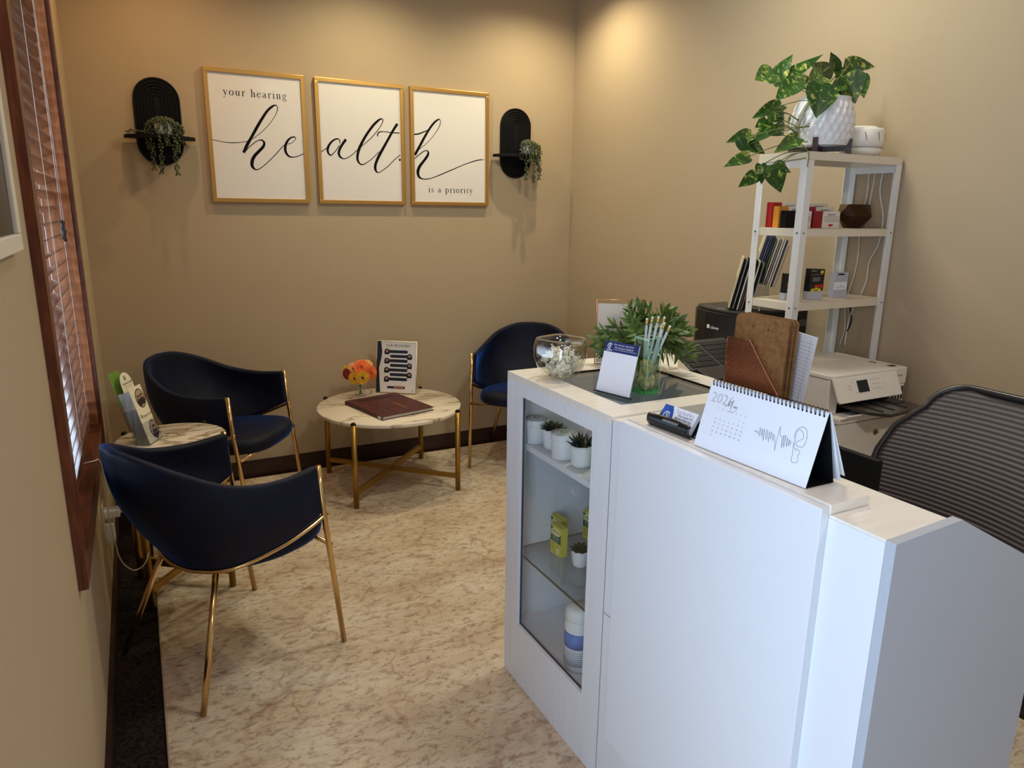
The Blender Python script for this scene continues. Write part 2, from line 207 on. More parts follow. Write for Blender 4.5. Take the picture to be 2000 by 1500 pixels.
# ---------------------------------------------------------------- mesh builder
def catmull(pts,n=6,closed=False):
    P=[Vector(p) for p in pts]; out=[]; L=len(P)
    for i in range(L if closed else L-1):
        p0=P[(i-1)%L] if closed or i>0 else P[0]*2-P[1]; p1=P[i]; p2=P[(i+1)%L]; p3=P[(i+2)%L] if closed or i+2<L else P[-1]*2-P[-2]
        for k in range(n):
            t=k/n; out.append(.5*((2*p1)+(p2-p0)*t+(2*p0-5*p1+4*p2-p3)*t*t+(3*p1-p0-3*p2+p3)*t**3))
    if not closed: out.append(P[-1].copy())
    return out
class MB:
    def __init__(s): s.v=[]; s.f=[]; s.sm=[]
    def add(s,v,f,sm=False,T=None):
        n=len(s.v); s.v+=[(T@Vector(p) if T else Vector(p)) for p in v]; s.f+=[[i+n for i in q] for q in f]; s.sm+=[sm]*len(f); return s
    def box(s,x0,x1,y0,y1,z0,z1,T=None):
        v=[(x,y,z) for z in (z0,z1) for y in (y0,y1) for x in (x0,x1)]
        return s.add(v,[(0,2,3,1),(4,5,7,6),(0,1,5,4),(2,6,7,3),(0,4,6,2),(1,3,7,5)],False,T)
    def tube(s,pts,r,seg=8,caps=True,T=None,closed=False,rs=None):
        P=[Vector(p) for p in pts]; v=[];f=[]; L=len(P); up=None
        for i in range(L):
            a=P[i-1] if (i>0 or closed) else P[i]; b=P[(i+1)%L] if (i<L-1 or closed) else P[i]
            t=(b-a).normalized() if (b-a).length>1e-9 else Vector((0,0,1))
            if up is None:
                up=Vector((0,0,1)) if abs(t.z)<.9 else Vector((1,0,0))
            x=(up-t*up.dot(t)).normalized(); up=x; y=t.cross(x); rr=rs[i] if rs else r
            for k in range(seg):
                an=2*PI*k/seg; v.append(P[i]+x*rr*math.cos(an)+y*rr*math.sin(an))
        for i in range(L if closed else L-1):
            for k in range(seg):
                j=(i+1)%L; f.append((i*seg+k,i*seg+(k+1)%seg,j*seg+(k+1)%seg,j*seg+k))
        if caps and not closed:
            f.append(tuple(range(seg-1,-1,-1))); f.append(tuple((L-1)*seg+k for k in range(seg)))
        return s.add(v,f,True,T)
    def lathe(s,prof,c=(0,0,0),seg=24,T=None,sx=1,sy=1,sq=None,rot=0):
        v=[];f=[]
        for (r,z) in prof:
            for k in range(seg):
                a=2*PI*k/seg; ca,sa=math.cos(a),math.sin(a)
                if sq:
                    q=(abs(ca)**sq+abs(sa)**sq)**(-1/sq); ca*=q; sa*=q
                x,y=r*ca*sx,r*sa*sy
                v.append((c[0]+x*math.cos(rot)-y*math.sin(rot),c[1]+x*math.sin(rot)+y*math.cos(rot),c[2]+z))
        n=len(prof)
        for i in range(n-1):
            for k in range(seg): f.append((i*seg+k,i*seg+(k+1)%seg,(i+1)*seg+(k+1)%seg,(i+1)*seg+k))
        if prof[0][0]>1e-6: f.append(tuple(range(seg-1,-1,-1)))
        if prof[-1][0]>1e-6: f.append(tuple((n-1)*seg+k for k in range(seg)))
        return s.add(v,f,True,T)
    def prism(s,poly,a,b,axis='z',T=None):
        def P(p,h):
            return (p[0],p[1],h) if axis=='z' else ((p[0],h,p[1]) if axis=='y' else (h,p[0],p[1]))
        n=len(poly); v=[P(p,a) for p in poly]+[P(p,b) for p in poly]
        f=[tuple(range(n-1,-1,-1)),tuple(range(n,2*n))]+[(i,(i+1)%n,(i+1)%n+n,i+n) for i in range(n)]
        return s.add(v,f,False,T)
    def grid(s,fn,nu,nv,T=None,sm=True,cu=False):
        v=[fn(i/nu,j/nv) for i in range(nu+(0 if cu else 1)) for j in range(nv+1)]; f=[]
        for i in range(nu):
            for j in range(nv):
                a=i*(nv+1)+j; b=((i+1)%nu if cu else i+1)*(nv+1)+j; f.append((a,b,b+1,a+1))
        return s.add(v,f,sm,T)
    def ball(s,c,r,seg=8,rings=5,sx=1,sy=1,sz=1):
        return s.lathe([(max(1e-5,r*math.sin(PI*i/rings)) ,-r*math.cos(PI*i/rings)*sz) for i in range(rings+1)],c,seg,sx=sx,sy=sy)
    def ribbon(s,pts,T,n=7,d=0.0):
        # pts (a,b,width) in a plane; T maps (a,b,c)
        q=catmull(pts,n); v=[];f=[]
        for i,p in enumerate(q):
            a=q[max(i-1,0)];b=q[min(i+1,len(q)-1)]; t=Vector((b.x-a.x,b.y-a.y)); t=t.normalized() if t.length>1e-9 else Vector((1,0)); nn=Vector((-t.y,t.x))*max(p.z,0.0003)/2
            v+= [T((p.x+nn.x,p.y+nn.y,d)),T((p.x-nn.x,p.y-nn.y,d))]
        for i in range(len(q)-1): f.append((2*i,2*i+1,2*i+3,2*i+2))
        return s.add(v,f)
def rot_frame(o,r,u):
    r=Vector(r).normalized(); u=Vector(u); u=(u-r*u.dot(r)).normalized(); n=r.cross(u)   # n points at the viewer of text reading along r
    o=Vector(o)
    M=Matrix(((r.x,u.x,n.x,o.x),(r.y,u.y,n.y,o.y),(r.z,u.z,n.z,o.z),(0,0,0,1)))
    return M
# planar frames: local (a right, b up, c towards the reader)
def obj(name,mb,m,parent=None,bevel=0,sub=0,solid=0,seg=2,local=False):
    me=bpy.data.meshes.new(name)
    vv=mb.v
    if parent is not None and not local:
        inv=parent.matrix_basis.inverted()
        if parent.parent is not None: inv=(parent.parent.matrix_basis@parent.matrix_basis).inverted()
        vv=[inv@p for p in mb.v]
    me.from_pydata([tuple(p) for p in vv],[],mb.f); me.update()
    for p,sm in zip(me.polygons,mb.sm): p.use_smooth=sm
    if m: me.materials.append(m)
    o=bpy.data.objects.new(name,me); COL.objects.link(o)
    if parent is not None: o.parent=parent
    if solid:
        k=o.modifiers.new('solid','SOLIDIFY'); k.thickness=solid; k.offset=0
    if bevel:
        k=o.modifiers.new('bevel','BEVEL'); k.width=bevel; k.segments=seg; k.limit_method='ANGLE'; k.angle_limit=.7
    if sub:
        k=o.modifiers.new('sub','SUBSURF'); k.levels=sub; k.render_levels=sub
        for p in me.polygons: p.use_smooth=True
    return o
def tag(o,label,cat,group=None):
    o['label']=label; o['category']=cat
    if group: o['group']=group
    return o
def thing(name,label,cat,loc=(0,0,0),rz=0,group=None):
    o=bpy.data.objects.new(name,None); COL.objects.link(o); o.empty_display_size=.05; o.location=loc; o.rotation_euler=(0,0,rz)
    o.matrix_basis=Matrix.Translation(Vector(loc))@Matrix.Rotation(rz,4,'Z')
    return tag(o,label,cat,group)
def struct(name,mb,m,parent=None,bevel=0):
    o=obj(name,mb,m,parent,bevel); 
    if parent is None: o['kind']='structure'
    return o
def text_mb(s,size,T,align='LEFT',sx=1.0,depth=0,track=1.0):
    c=bpy.data.curves.new('lettering','FONT'); c.body=s; c.size=size; c.align_x=align; c.extrude=depth; c.space_character=track
    c.resolution_u=2
    o=bpy.data.objects.new('lettering',c); COL.objects.link(o); dg=bpy.context.evaluated_depsgraph_get(); me=bpy.data.meshes.new_from_object(o.evaluated_get(dg))
    mb=MB(); mb.add([T@Vector((v.co.x*sx,v.co.y,v.co.z)) for v in me.vertices],[tuple(p.vertices) for p in me.polygons])
    bpy.data.objects.remove(o); bpy.data.curves.remove(c); bpy.data.meshes.remove(me); return mb
def texts(items,T):
    mb=MB()
    for it in items:
        s,size,a,b=it[:4]; al=it[4] if len(it)>4 else 'LEFT'; sx=it[5] if len(it)>5 else 1
        t=text_mb(s,size,T@Matrix.Translation((a,b,.0006)),al,sx); mb.add(t.v,t.f)
    return mb
def rect(T,a0,a1,b0,b1,c=.0004,mb=None):
    mb=mb or MB(); return mb.add([(a0,b0,c),(a1,b0,c),(a1,b1,c),(a0,b1,c)],[(0,1,2,3)],False,T)
def disc(T,a,b,r,c=.0004,mb=None,n=20,ry=None):
    mb=mb or MB(); ry=ry or r
    return mb.add([(a+r*math.cos(2*PI*k/n),b+ry*math.sin(2*PI*k/n),c) for k in range(n)],[tuple(range(n))],False,T)
def arcs(T,a,b,r,w,t0,t1,c=.0008,mb=None,n=14):
    mb=mb or MB(); v=[];f=[]
    for k in range(n+1):
        t=t0+(t1-t0)*k/n
        v+=[(a+(r-w/2)*math.cos(t),b+(r-w/2)*math.sin(t),c),(a+(r+w/2)*math.cos(t),b+(r+w/2)*math.sin(t),c)]
    for k in range(n): f.append((2*k,2*k+1,2*k+3,2*k+2))
    return mb.add(v,f,False,T)
# serif lettering drawn with a broad pen: strokes of (x, y, width), x-height = 1
K=.205; H=.08
GL={
'o':(1.0,[[(.5,1.0,H),(.2,.85,K*.8),(.1,.5,K),(.2,.15,K*.8),(.5,0,H),(.8,.15,K*.8),(.9,.5,K),(.8,.85,K*.8),(.5,1.0,H)]]),
'i':(.52,[[(.02,.93,H),(.24,1.0,.1)],[(.27,1.0,K),(.27,.0,K)],[(.02,0,.07),(.52,0,.07)],[(.2,1.42,.02),(.24,1.42,.19),(.30,1.42,.19),(.34,1.42,.02)]]),
'r':(.74,[[(.02,.93,H),(.24,1.0,.1)],[(.27,1.0,K),(.27,.0,K)],[(.02,0,.07),(.56,0,.07)],[(.3,.7,H),(.45,.93,.07),(.62,1.0,.12),(.72,.92,.16),(.72,.84,.12)]]),
'n':(1.08,[[(.02,.93,H),(.24,1.0,.1)],[(.27,1.0,K),(.27,.0,K)],[(.02,0,.07),(.5,0,.07)],[(.3,.8,H),(.5,.98,.08),(.7,.97,.13),(.82,.75,K),(.82,0,K)],[(.6,0,.07),(1.06,0,.07)]]),
'h':(1.08,[[(.02,1.5,H),(.24,1.58,.1)],[(.27,1.58,K),(.27,.0,K)],[(.02,0,.07),(.5,0,.07)],[(.3,.8,H),(.5,.98,.08),(.7,.97,.13),(.82,.75,K),(.82,0,K)],[(.6,0,.07),(1.06,0,.07)]]),
'u':(1.08,[[(.02,1.0,.07),(.26,1.0,.07)],[(.26,1.0,K),(.26,.3,K),(.38,.05,.13),(.58,.02,.08),(.8,.2,H)],[(.58,1.0,.07),(.82,1.0,.07)],[(.82,1.0,K),(.82,.05,K)],[(.82,.05,.1),(1.06,.08,H)]]),
'e':(.9,[[(.12,.62,.06),(.84,.62,.06)],[(.82,.62,.12),(.76,.88,.12),(.5,1.0,.06),(.22,.85,.12),(.1,.5,K),(.2,.14,.16),(.5,0,.1),(.72,.08,.07),(.86,.28,H)]]),
'a':(.9,[[(.16,.76,.14),(.22,.93,.1),(.44,1.0,.06),(.62,.88,.14),(.65,.7,K),(.65,.18,K),(.72,.03,.1),(.88,.12,H)],[(.64,.62,H),(.3,.48,.08),(.13,.26,K),(.2,.06,.12),(.36,0,.07),(.64,.2,H)]]),
'g':(1.0,[[(.44,1.0,H),(.2,.88,.12),(.16,.68,.14),(.24,.46,.1),(.44,.38,H),(.66,.48,.12),(.7,.7,.14),(.64,.9,.1),(.44,1.0,H)],[(.64,.93,H),(.94,.93,.08)],[(.3,.4,H),(.16,.22,.1),(.26,.06,.13),(.6,.0,.14),(.84,-.12,.12),(.84,-.32,.1),(.5,-.48,.06),(.16,-.38,.1),(.1,-.22,.1),(.28,-.02,H)]]),
's':(.74,[[(.6,.74,.03),(.62,.92,.04)],[(.62,.84,.05),(.4,1.0,.06),(.16,.88,.12),(.16,.66,.14),(.4,.5,.17),(.62,.34,.14),(.6,.12,.12),(.34,0,.06),(.12,.14,.05)],[(.1,.28,.03),(.1,.04,.04)]]),
'p':(1.08,[[(.02,.93,H),(.24,1.0,.1)],[(.27,1.0,K),(.27,-.5,K)],[(.02,-.5,.07),(.52,-.5,.07)],[(.3,.82,H),(.55,1.0,.08),(.85,.82,.14),(.94,.5,K),(.84,.16,.14),(.56,0,.07),(.3,.14,H)]]),
't':(.62,[[(.04,.96,.07),(.54,.96,.07)],[(.24,1.24,.03),(.27,.96,.14),(.27,.22,K),(.36,.02,.1),(.58,.14,H)]]),
'y':(.98,[[(.0,1.0,.07),(.4,1.0,.07)],[(.64,1.0,.07),(.98,1.0,.07)],[(.18,1.0,K),(.52,.1,K)],[(.82,1.0,.06),(.5,.05,.07),(.34,-.36,.07),(.18,-.48,.14),(.06,-.4,.13)]]),
' ':(.62,[])}
def serif(s,x0,x1,base,xh,fn):
    mb=MB(); adv=[GL[c][0]+.28 for c in s]; tot=sum(adv)-.28; w=(x1-x0)/tot; x=x0
    for c,a in zip(s,adv):
        for st in GL[c][1]:
            mb.ribbon([(x+p[0]*w,base+p[1]*xh,p[2]*xh) for p in st],fn,4)
        x+=a*w
    return mb
def copy_tree(o,parent=None):
    c=o.copy(); COL.objects.link(c); c.parent=parent
    for ch in [q for q in bpy.data.objects if q.parent==o]: copy_tree(ch,c)
    return c
# ================================================================ the room
W=2.834; YF=-7.6
WY0,WY1,WZ0,WZ1=-2.235,-1.115,.715,2.30          # left window opening
DY0,DY1,DZ1=-5.20,-3.31,2.15                       # glazed door opening in the left wall behind the camera
mb=MB()
for (y0,y1,z0,z1) in [(WY1,.12,0,CEIL),(WY0,WY1,0,WZ0),(WY0,WY1,WZ1,CEIL),(DY1,WY0,0,CEIL),(DY0,DY1,DZ1,CEIL),(YF,DY0,0,CEIL)]:
    mb.box(-.16,0,y0,y1,z0-.008 if z0==0 else z0,z1)
struct('wall_left',mb,M_wall)
struct('wall_back',MB().box(0,W,0,.12,-.008,CEIL),M_wall)
struct('wall_right',MB().box(W,W+.12,YF,.12,-.008,CEIL),M_wall)
struct('wall_front',MB().box(0,W,YF-.12,YF,-.008,CEIL),M_wall)
struct('ceiling',MB().box(-.16,W+.12,YF-.12,.12,CEIL,CEIL+.1),M_ceil)
struct('floor',MB().box(-.16,W+.12,YF-.12,.12,-.06,-.008),M_carpet)
struct('baseboard_back',MB().box(.014,W-.014,-.014,0,-.008,.090).box(.014,W-.014,-.010,0,.090,.096),M_base)
struct('baseboard_left',MB().box(0,.014,DY1,0,-.008,.090),M_base)
struct('baseboard_right',MB().box(W-.014,W,YF,0,-.008,.090),M_base)
# window casing, jambs, pane
w1=MB()
t=.022
w1.box(0,t,WY0-.065,WY0,WZ0-.105,WZ1+.065).box(0,t,WY0,WY1,WZ1,WZ1+.065)
win=struct('window_1',w1,M_woodv)
struct('window_frame',MB().box(.0005,t+.008,WY1+.0,WY1+.065,WZ0-.105,WZ1+.065).box(-.16,0,WY0,WY0+.006,WZ0,WZ1),M_woodv,win)
struct('window_jamb',MB().box(-.16,.017,WY1-.007,WY1-.0005,WZ0,WZ1),M_jamb,win)
struct('window_sill',MB().box(-.16,t+.004,WY0,WY1,WZ0-.024,WZ0+.001).box(0,t,WY0,WY1,WZ0-.105,WZ0-.024),M_wood,win)
struct('window_pane',MB().box(-.125,-.119,WY0+.006,WY1-.006,WZ0,WZ1),M_glass,win)
struct('sash_frame',MB().box(-.14,-.10,WY0+.006,WY0+.05,WZ0,WZ1).box(-.14,-.10,WY1-.05,WY1-.006,WZ0,WZ1).box(-.14,-.10,WY0+.05,WY1-.05,WZ0,WZ0+.05).box(-.14,-.10,WY0+.05,WY1-.05,1.5,1.54),M_woodv,win)
# horizontal wooden blind
bl=thing('window_blind','reddish brown wooden slatted blind hanging open in the window of the left wall','blind',(-.032,(WY0+WY1)/2,WZ0))
tilt=math.radians(24); nsl=0
z=WZ0+.035
while z<WZ1-.05:
    T=Matrix.Translation((-.032,0,z))@Matrix.Rotation(-tilt,4,'Y')
    o=obj('slat',MB().box(-.025,.025,WY0+.012,WY1-.012,-.0014,.0014,T),M_slat,bl); z+=.0455; nsl+=1
obj('headrail',MB().box(-.06,.0,WY0+.01,WY1-.01,WZ1-.045,WZ1),M_woodv,bl)
obj('bottom_rail',MB().box(-.055,-.009,WY0+.012,WY1-.012,WZ0+.004,WZ0+.018),M_slat,bl)
for y in (WY0+.13,(WY0+WY1)/2+.02,WY1-.14):
    obj('ladder_cord',MB().tube([(-.006,y,WZ0+.01),(-.006,y,WZ1-.03)],.0009,5).tube([(-.058,y,WZ0+.01),(-.058,y,WZ1-.03)],.0009,5),M_cable,bl)
cy,cz=-1.40,1.455
cd=obj('pull_cord',MB().tube([(.005,cy,cz+.03),(.004,cy,WZ1-.03)],.0008,5).tube([(.008,cy+.03,cz+.03),(.004,cy+.03,WZ1-.03)],.0008,5),M_cable,bl)
obj('tassel',MB().lathe([(.001,-.034),(.007,-.032),(.008,-.026),(.005,-.02),(.0065,-.006),(.0095,0),(.0065,.006),(.005,.02),(.0075,.027),(.006,.033),(.001,.034)],(.006,cy,cz),14),M_darkgrey,cd)
# glazed door behind the camera (source of the daylight)
d1=MB().box(-.10,-.05,DY0,DY0+.10,0,DZ1).box(-.10,-.05,DY1-.10,DY1,0,DZ1).box(-.10,-.05,DY0+.1,DY1-.1,0,.14).box(-.10,-.05,DY0+.1,DY1-.1,DZ1-.1,DZ1).box(-.10,-.05,(DY0+DY1)/2-.05,(DY0+DY1)/2+.05,.14,DZ1-.1)
dr=struct('door_1',d1,M_darkgrey)
struct('door_pane',MB().box(-.078,-.072,DY0+.1,DY1-.1,.14,DZ1-.1),M_glass,dr)
# recessed lights
for i,(x,y) in enumerate(CANS):
    o=obj('recessed_light',MB().lathe([(.075,0),(.09,-.004),(.075,-.008),(.06,-.006)],(x,y,CEIL),28),M_ceil)
    tag(o,'round recessed ceiling light above the '+['left wall shelf','middle framed print','right wall shelf'][i],'ceiling light')
# rug
rg=obj('area_rug',MB().box(.15,2.55,-5.6,-.045,-.0075,0),M_rug,None,bevel=.003); tag(rg,'large faded beige and brown vintage patterned rug on the dark carpet','rug')
obj('edge_binding',MB().tube([(.15,-5.6,-.003),(.15,-.045,-.003),(2.55,-.045,-.003)],.004,6),mat('rug_binding',(168,146,118),.9),rg)
# white framed panel on the left wall
pt=thing('wall_panel','white framed panel with dark glass on the left wall at the photo edge','wall panel',(0,-2.66,1.46))
pz1=1.86
fr=MB().box(.002,.018,-2.96,-2.545,1.455,1.487).box(.002,.018,-2.96,-2.545,pz1-.03,pz1).box(.002,.018,-2.58,-2.545,1.487,pz1-.03).box(.002,.018,-2.96,-2.925,1.487,pz1-.03)
obj('panel_frame',fr,mat('ivory_plastic',(214,208,190),.5),pt,bevel=.003)
obj('panel_glass',MB().box(.002,.010,-2.925,-2.58,1.487,pz1-.03),M_blackgloss,pt)
# outlet with chargers and cable
ol=thing('power_outlet','cream wall socket plate on the left wall below the window','outlet',(0,-1.27,.39))
obj('socket_plate',MB().box(.0005,.006,-1.315,-1.235,.315,.445),mat('cream_plastic',(214,196,160),.5),ol,bevel=.002)
o=obj('phone_charger',MB().box(.0062,.06,-1.31,-1.262,.395,.425),M_cable,None,bevel=.003); tag(o,'white block charger in the upper socket with a cable plugged in','charger')
obj('plug_tip',MB().box(.06,.085,-1.292,-1.280,.405,.415),M_page,o)
o=obj('wall_adapter',MB().box(.0062,.036,-1.313,-1.262,.300,.374),M_cable,None,bevel=.003); tag(o,'larger white adapter in the lower socket under the block charger','charger')
pts=[(-.01,-1.62,.722),(.018,-1.61,.722),(.032,-1.55,.70),(.036,-1.50,.60),(.030,-1.42,.46),(.035,-1.40,.36),(.05,-1.42,.27),(.09,-1.45,.235),(.13,-1.36,.22),(.14,-1.30,.28),(.12,-1.28,.36),(.10,-1.284,.405),(.085,-1.286,.41)]
o=obj('charging_cable',MB().tube(catmull(pts,6),.0021,6),M_cable); tag(o,'thin white cable looping from the window sill to the block charger','cable')
# ================================================================ wall art
PY=-.021
def picture(x0,x1,label,strokes,extra=None):
    z0,z1=1.562,2.229; c=thing('framed_print',label,'framed print',((x0+x1)/2,0,z0),0,'three framed prints spelling one sentence on the back wall')
    b=.021
    f=MB()
    for (a0,a1,c0,c1) in [(x0,x1,z1-b,z1),(x0,x1,z0,z0+b),(x0,x0+b,z0+b,z1-b),(x1-b,x1,z0+b,z1-b)]: f.box(a0,a1,-.026,-.001,c0,c1)
    obj('frame',f,M_frame,c,bevel=.0015)
    obj('print_sheet',MB().box(x0+b,x1-b,-.018,-.002,z0+b,z1-b),M_paper,c)
    fn=lambda p:Vector((p[0],-.0185-p[2],p[1]))
    s=MB()
    for k,st in enumerate(strokes): s.ribbon([(q[0],q[1],q[2]*1.22+.0006) for q in st],lambda p,k=k:Vector((min(max(p[0],x0+b),x1-b),-.0184-k*.00004,p[1])),8)
    obj('script_lettering',s,M_ink,c)
    if extra: obj('serif_lettering',extra(fn),M_ink,c)
    obj('picture_glazing',MB().box(x0+b,x1-b,-.0215,-.0205,z0+b,z1-b),M_pic,c)
    return c
picture(.601,1.108,'gold framed print reading your hearing with a looping he, leftmost of three',SCRIPT_1,lambda fn:serif('your hearing',.692,1.012,2.101,.0235,fn))
picture(1.161,1.668,'gold framed print with the script letters alt, middle of three',SCRIPT_2)
picture(1.707,2.214,'gold framed print reading is a priority under a script h, rightmost of three',SCRIPT_3,lambda fn:serif('is a priority',1.815,2.108,1.639,.0225,fn))
# ---- arched black wall shelves
def stadium(cx,hw,z0,z1,y,n=18):
    r=hw; pts=[]
    for k in range(n+1):
        a=PI*k/n; pts.append((cx+r*math.cos(a),y,z1-hw+r*math.sin(a) if True else 0))
    for k in range(n+1):
        a=PI+PI*k/n; pts.append((cx+r*math.cos(a),y,z0+hw+r*math.sin(a)))
    return pts
def wall_shelf(cx,label):
    c=thing('wall_shelf',label,'wall shelf',(cx,0,1.74),0,'black arched wall shelves flanking the prints')
    z0,z1,hw=1.738,2.158,.1065; mb=MB(); rings=[stadium(cx,hw,z0,z1,-.002)]
    d=0
    prof=[(0,-.013),(.002,-.016)]
    for k in range(6):
        s=.008+k*.015; prof+=[(s,-.016),(s+.003,-.0115),(s+.007,-.0115),(s+.010,-.016)]
    for (ins,y) in prof:
        i=min(ins,hw-.002); rings.append([ (cx+(p[0]-cx)*(hw-i)/hw, y, (z1-hw+(p[2]-(z1-hw))*(hw-i)/hw) if p[2]>=z1-hw else ((z0+hw)+(p[2]-(z0+hw))*(hw-i)/hw)) for p in stadium(cx,hw,z0,z1,y)])
    v=[p for r in rings for p in r]; n=len(rings[0]); f=[]
    for i in range(len(rings)-1):
        for k in range(n): f.append((i*n+k,i*n+(k+1)%n,(i+1)*n+(k+1)%n,(i+1)*n+k))
    f.append(tuple((len(rings)-1)*n+k for k in range(n))); mb.add(v,f)
    obj('arched_backboard',mb,M_black,c)
    poly=[(cx-.163,-.017)]+[(cx+.163*math.cos(PI+PI*k/20),-.017-.118*abs(math.sin(PI*k/20))**.8) for k in range(21)]+[(cx+.163,-.017)]
    obj('ledge',MB().prism(poly,1.862,1.878),M_black,c,bevel=.0015)
wall_shelf(.378,'black arched wall shelf with grooved back left of the framed prints')
wall_shelf(2.409,'black arched wall shelf with grooved back right of the framed prints')
def pearls(x,y,label,strands,seed):
    rnd=random.Random(seed); c=thing('trailing_plant',label,'plant',(x,y,1.8785),0,'trailing succulents on the wall shelves')
    obj('pot',MB().lathe([(.026,0),(.036,.006),(.041,.03),(.040,.055),(.034,.068),(.031,.066),(.02,.062)],(x,y,1.8785),20),M_ceramic,c)
    def bead(mb,p,r):
        mb.ball(p,r,6,4,sz=rnd.uniform(.8,1.5))
    crown=MB()
    for k in range(64):
        a=rnd.uniform(0,2*PI); e=rnd.uniform(0,1)**.6; r=.045*e
        crown_p=(x+r*math.cos(a),y+r*.75*math.sin(a),1.8785+.069+.013*(1-e*e)+rnd.uniform(-.004,.006)); bead(crown,crown_p,rnd.uniform(.0042,.0062))
    obj('crown_leaves',crown,M_pgreen,c)
    for (ang,rr,dep,dx) in strands:
        mb=MB(); a=math.radians(ang); ex=x+math.cos(a)*rr+dx; ey=y+math.sin(a)*rr
        ey=min(ey,-.035)
        path=catmull([(x+math.cos(a)*.02,y+math.sin(a)*.015,1.8785+.074),(x+math.cos(a)*.04,y+math.sin(a)*.036,1.8785+.07),(ex,ey,1.8785+.04),(ex+rnd.uniform(-.004,.004),ey-.003,1.8785-dep*.5),(ex+rnd.uniform(-.006,.006),ey,1.8785-dep)],9)
        mb.tube(path,.0011,5)
        L=len(path)
        for i in range(1,L):
            for s in (-1,1):
                p=path[i]; an=(0 if i%4<2 else 1.2)+(PI if s>0 else 0)+rnd.uniform(-.3,.3); q=(p.x+math.cos(an)*.0085,min(p.y+math.sin(an)*.0085,-.02),p.z+rnd.uniform(-.003,.003)); bead(mb,q,rnd.uniform(.0044,.0058))
        obj('trailing_strand',mb,M_pgreen,c)
pearls(.392,-.088,'trailing bead-leaf succulent in a white pot on the left wall shelf',[(205,.064,.165,0),(252,.060,.185,-.004),(268,.052,.05,.01),(300,.062,.188,.012),(320,.06,.08,.012),(345,.06,.03,.02),(10,.065,.035,.02),(182,.066,.07,-.005)],3)
o=[q for q in COL.objects if q.get('label','').startswith('trailing bead-leaf succulent in a white pot on the left')][0]
mb=MB(); rr=random.Random(4)
for k in range(34): mb.ball((.345-k*.0036,-.105+rr.uniform(-.008,.008),1.884+rr.uniform(0,.012)),rr.uniform(.0035,.005),6,4)
obj('trailing_strand',mb,M_pgreen,o)
pearls(2.452,-.088,'trailing bead-leaf succulent in a white pot on the right wall shelf',[(200,.055,.03,0),(235,.055,.150,-.004),(262,.056,.045,0),(275,.058,.165,.006),(300,.06,.055,.012),(325,.06,.10,.012),(345,.068,.148,.012),(330,.05,.04,.0)],9)
# ================================================================ chairs
def curve_eval(keys,t):
    # keys: list of points for t=0 (centre back) .. 1 (arm front)
    q=CURV.setdefault(id(keys),catmull(keys,10)); x=abs(t)*(len(q)-1); i=min(int(x),len(q)-2); p=q[i].lerp(q[i+1],x-i)
    return p
CURV={}
BOT=[(0,-.170,.410),(.10,-.155,.412),(.188,-.088,.420),(.244,.035,.458),(.270,.13,.497),(.279,.205,.532)]
TOP=[(0,-.325,.828),(.115,-.302,.818),(.215,-.225,.775),(.268,-.10,.715),(.280,.05,.692),(.276,.195,.700)]
def armchair(name='armchair'):
    root=bpy.data.objects.new(name,None); COL.objects.link(root); root.empty_display_size=.05
    def sh(u,v):
        t=u*2-1; s=1 if t>=0 else -1; b=curve_eval(BOT,t); tp=curve_eval(TOP,t); p=b.lerp(tp,v)
        out=Vector((p.x,p.y+.02,0)); out=out.normalized() if out.length>1e-6 else Vector((0,-1,0))
        p=p+out*.042*math.sin(PI*v)*(1-abs(t)**3)
        return Vector((p.x*s,p.y,p.z))
    obj('backrest',MB().grid(sh,56,12),M_velvet,root,solid=.030,bevel=.011,seg=3,local=True)
    # seat cushion
    def outl(a):
        c,s=math.cos(a),math.sin(a); n=3.2; r=(abs(c)**n+abs(s)**n)**(-1/n); x=c*r; y=s*r
        hw=.250 if y>0 else .250-.075*(-y)**1.3
        return x*hw, .062+y*.245
    rings=[(.0,.394),(.55,.394),(.86,.396),(.95,.403),(.99,.415),(1.0,.434),(.985,.452),(.94,.464),(.80,.470),(.5,.472),(0,.473)]
    v=[];f=[];n=44
    for (k,z) in rings:
        for i in range(n):
            x,y=outl(2*PI*i/n); v.append((x*max(k,.001),.062+(y-.062)*max(k,.001),z+(.012*(y-.06)/.24)*(1 if z>.41 else .5)))
    for j in range(len(rings)-1):
        for i in range(n): f.append((j*n+i,j*n+(i+1)%n,(j+1)*n+(i+1)%n,(j+1)*n+i))
    m=MB(); m.add(v,f,True); obj('seat',m,M_velvet,root,local=True)
    for s in (-1,1):
        obj('front_leg',MB().tube([(s*.286,.268,0),(s*.290,.205,.535),(s*.290,.192,.702)],.0098,12),M_gold,root,local=True)
        obj('rear_leg',MB().tube([(s*.262,-.262,0),(s*.160,-.125,.402)],.0098,12),M_gold,root,local=True)
    rail=[]
    for k in range(41):
        t=k/20-1; p=curve_eval(BOT,t); s=1 if t>=0 else -1; o2=Vector((p.x*s,p.y+.02,0)).normalized(); rail.append(Vector((p.x*s,p.y,p.z))+o2*.0185+Vector((0,0,-.007)))
    obj('back_rail',MB().tube(rail,.0078,10),M_gold,root,local=True)
    obj('seat_rail',MB().tube([(-.288,.232,.400),(.288,.232,.400)],.0078,10).tube([(-.15,-.12,.402),(-.17,.232,.394)],.007,8).tube([(.15,-.12,.402),(.17,.232,.394)],.007,8),M_gold,root,local=True)
    return root
ch=armchair()
def put(o,x,y,heading,label):
    o.location=(x,y,0); o.rotation_euler=(0,0,math.radians(heading-90)); tag(o,label,'chair','navy velvet armchairs around the waiting area')
ch2=copy_tree(ch); ch3=copy_tree(ch)
put(ch,.3845,-1.727,24.4,'navy velvet armchair nearest the camera, seen from behind with a blue sheen')
put(ch2,.52,-.51,-35,'navy velvet armchair by the back wall left of the marble coffee table')
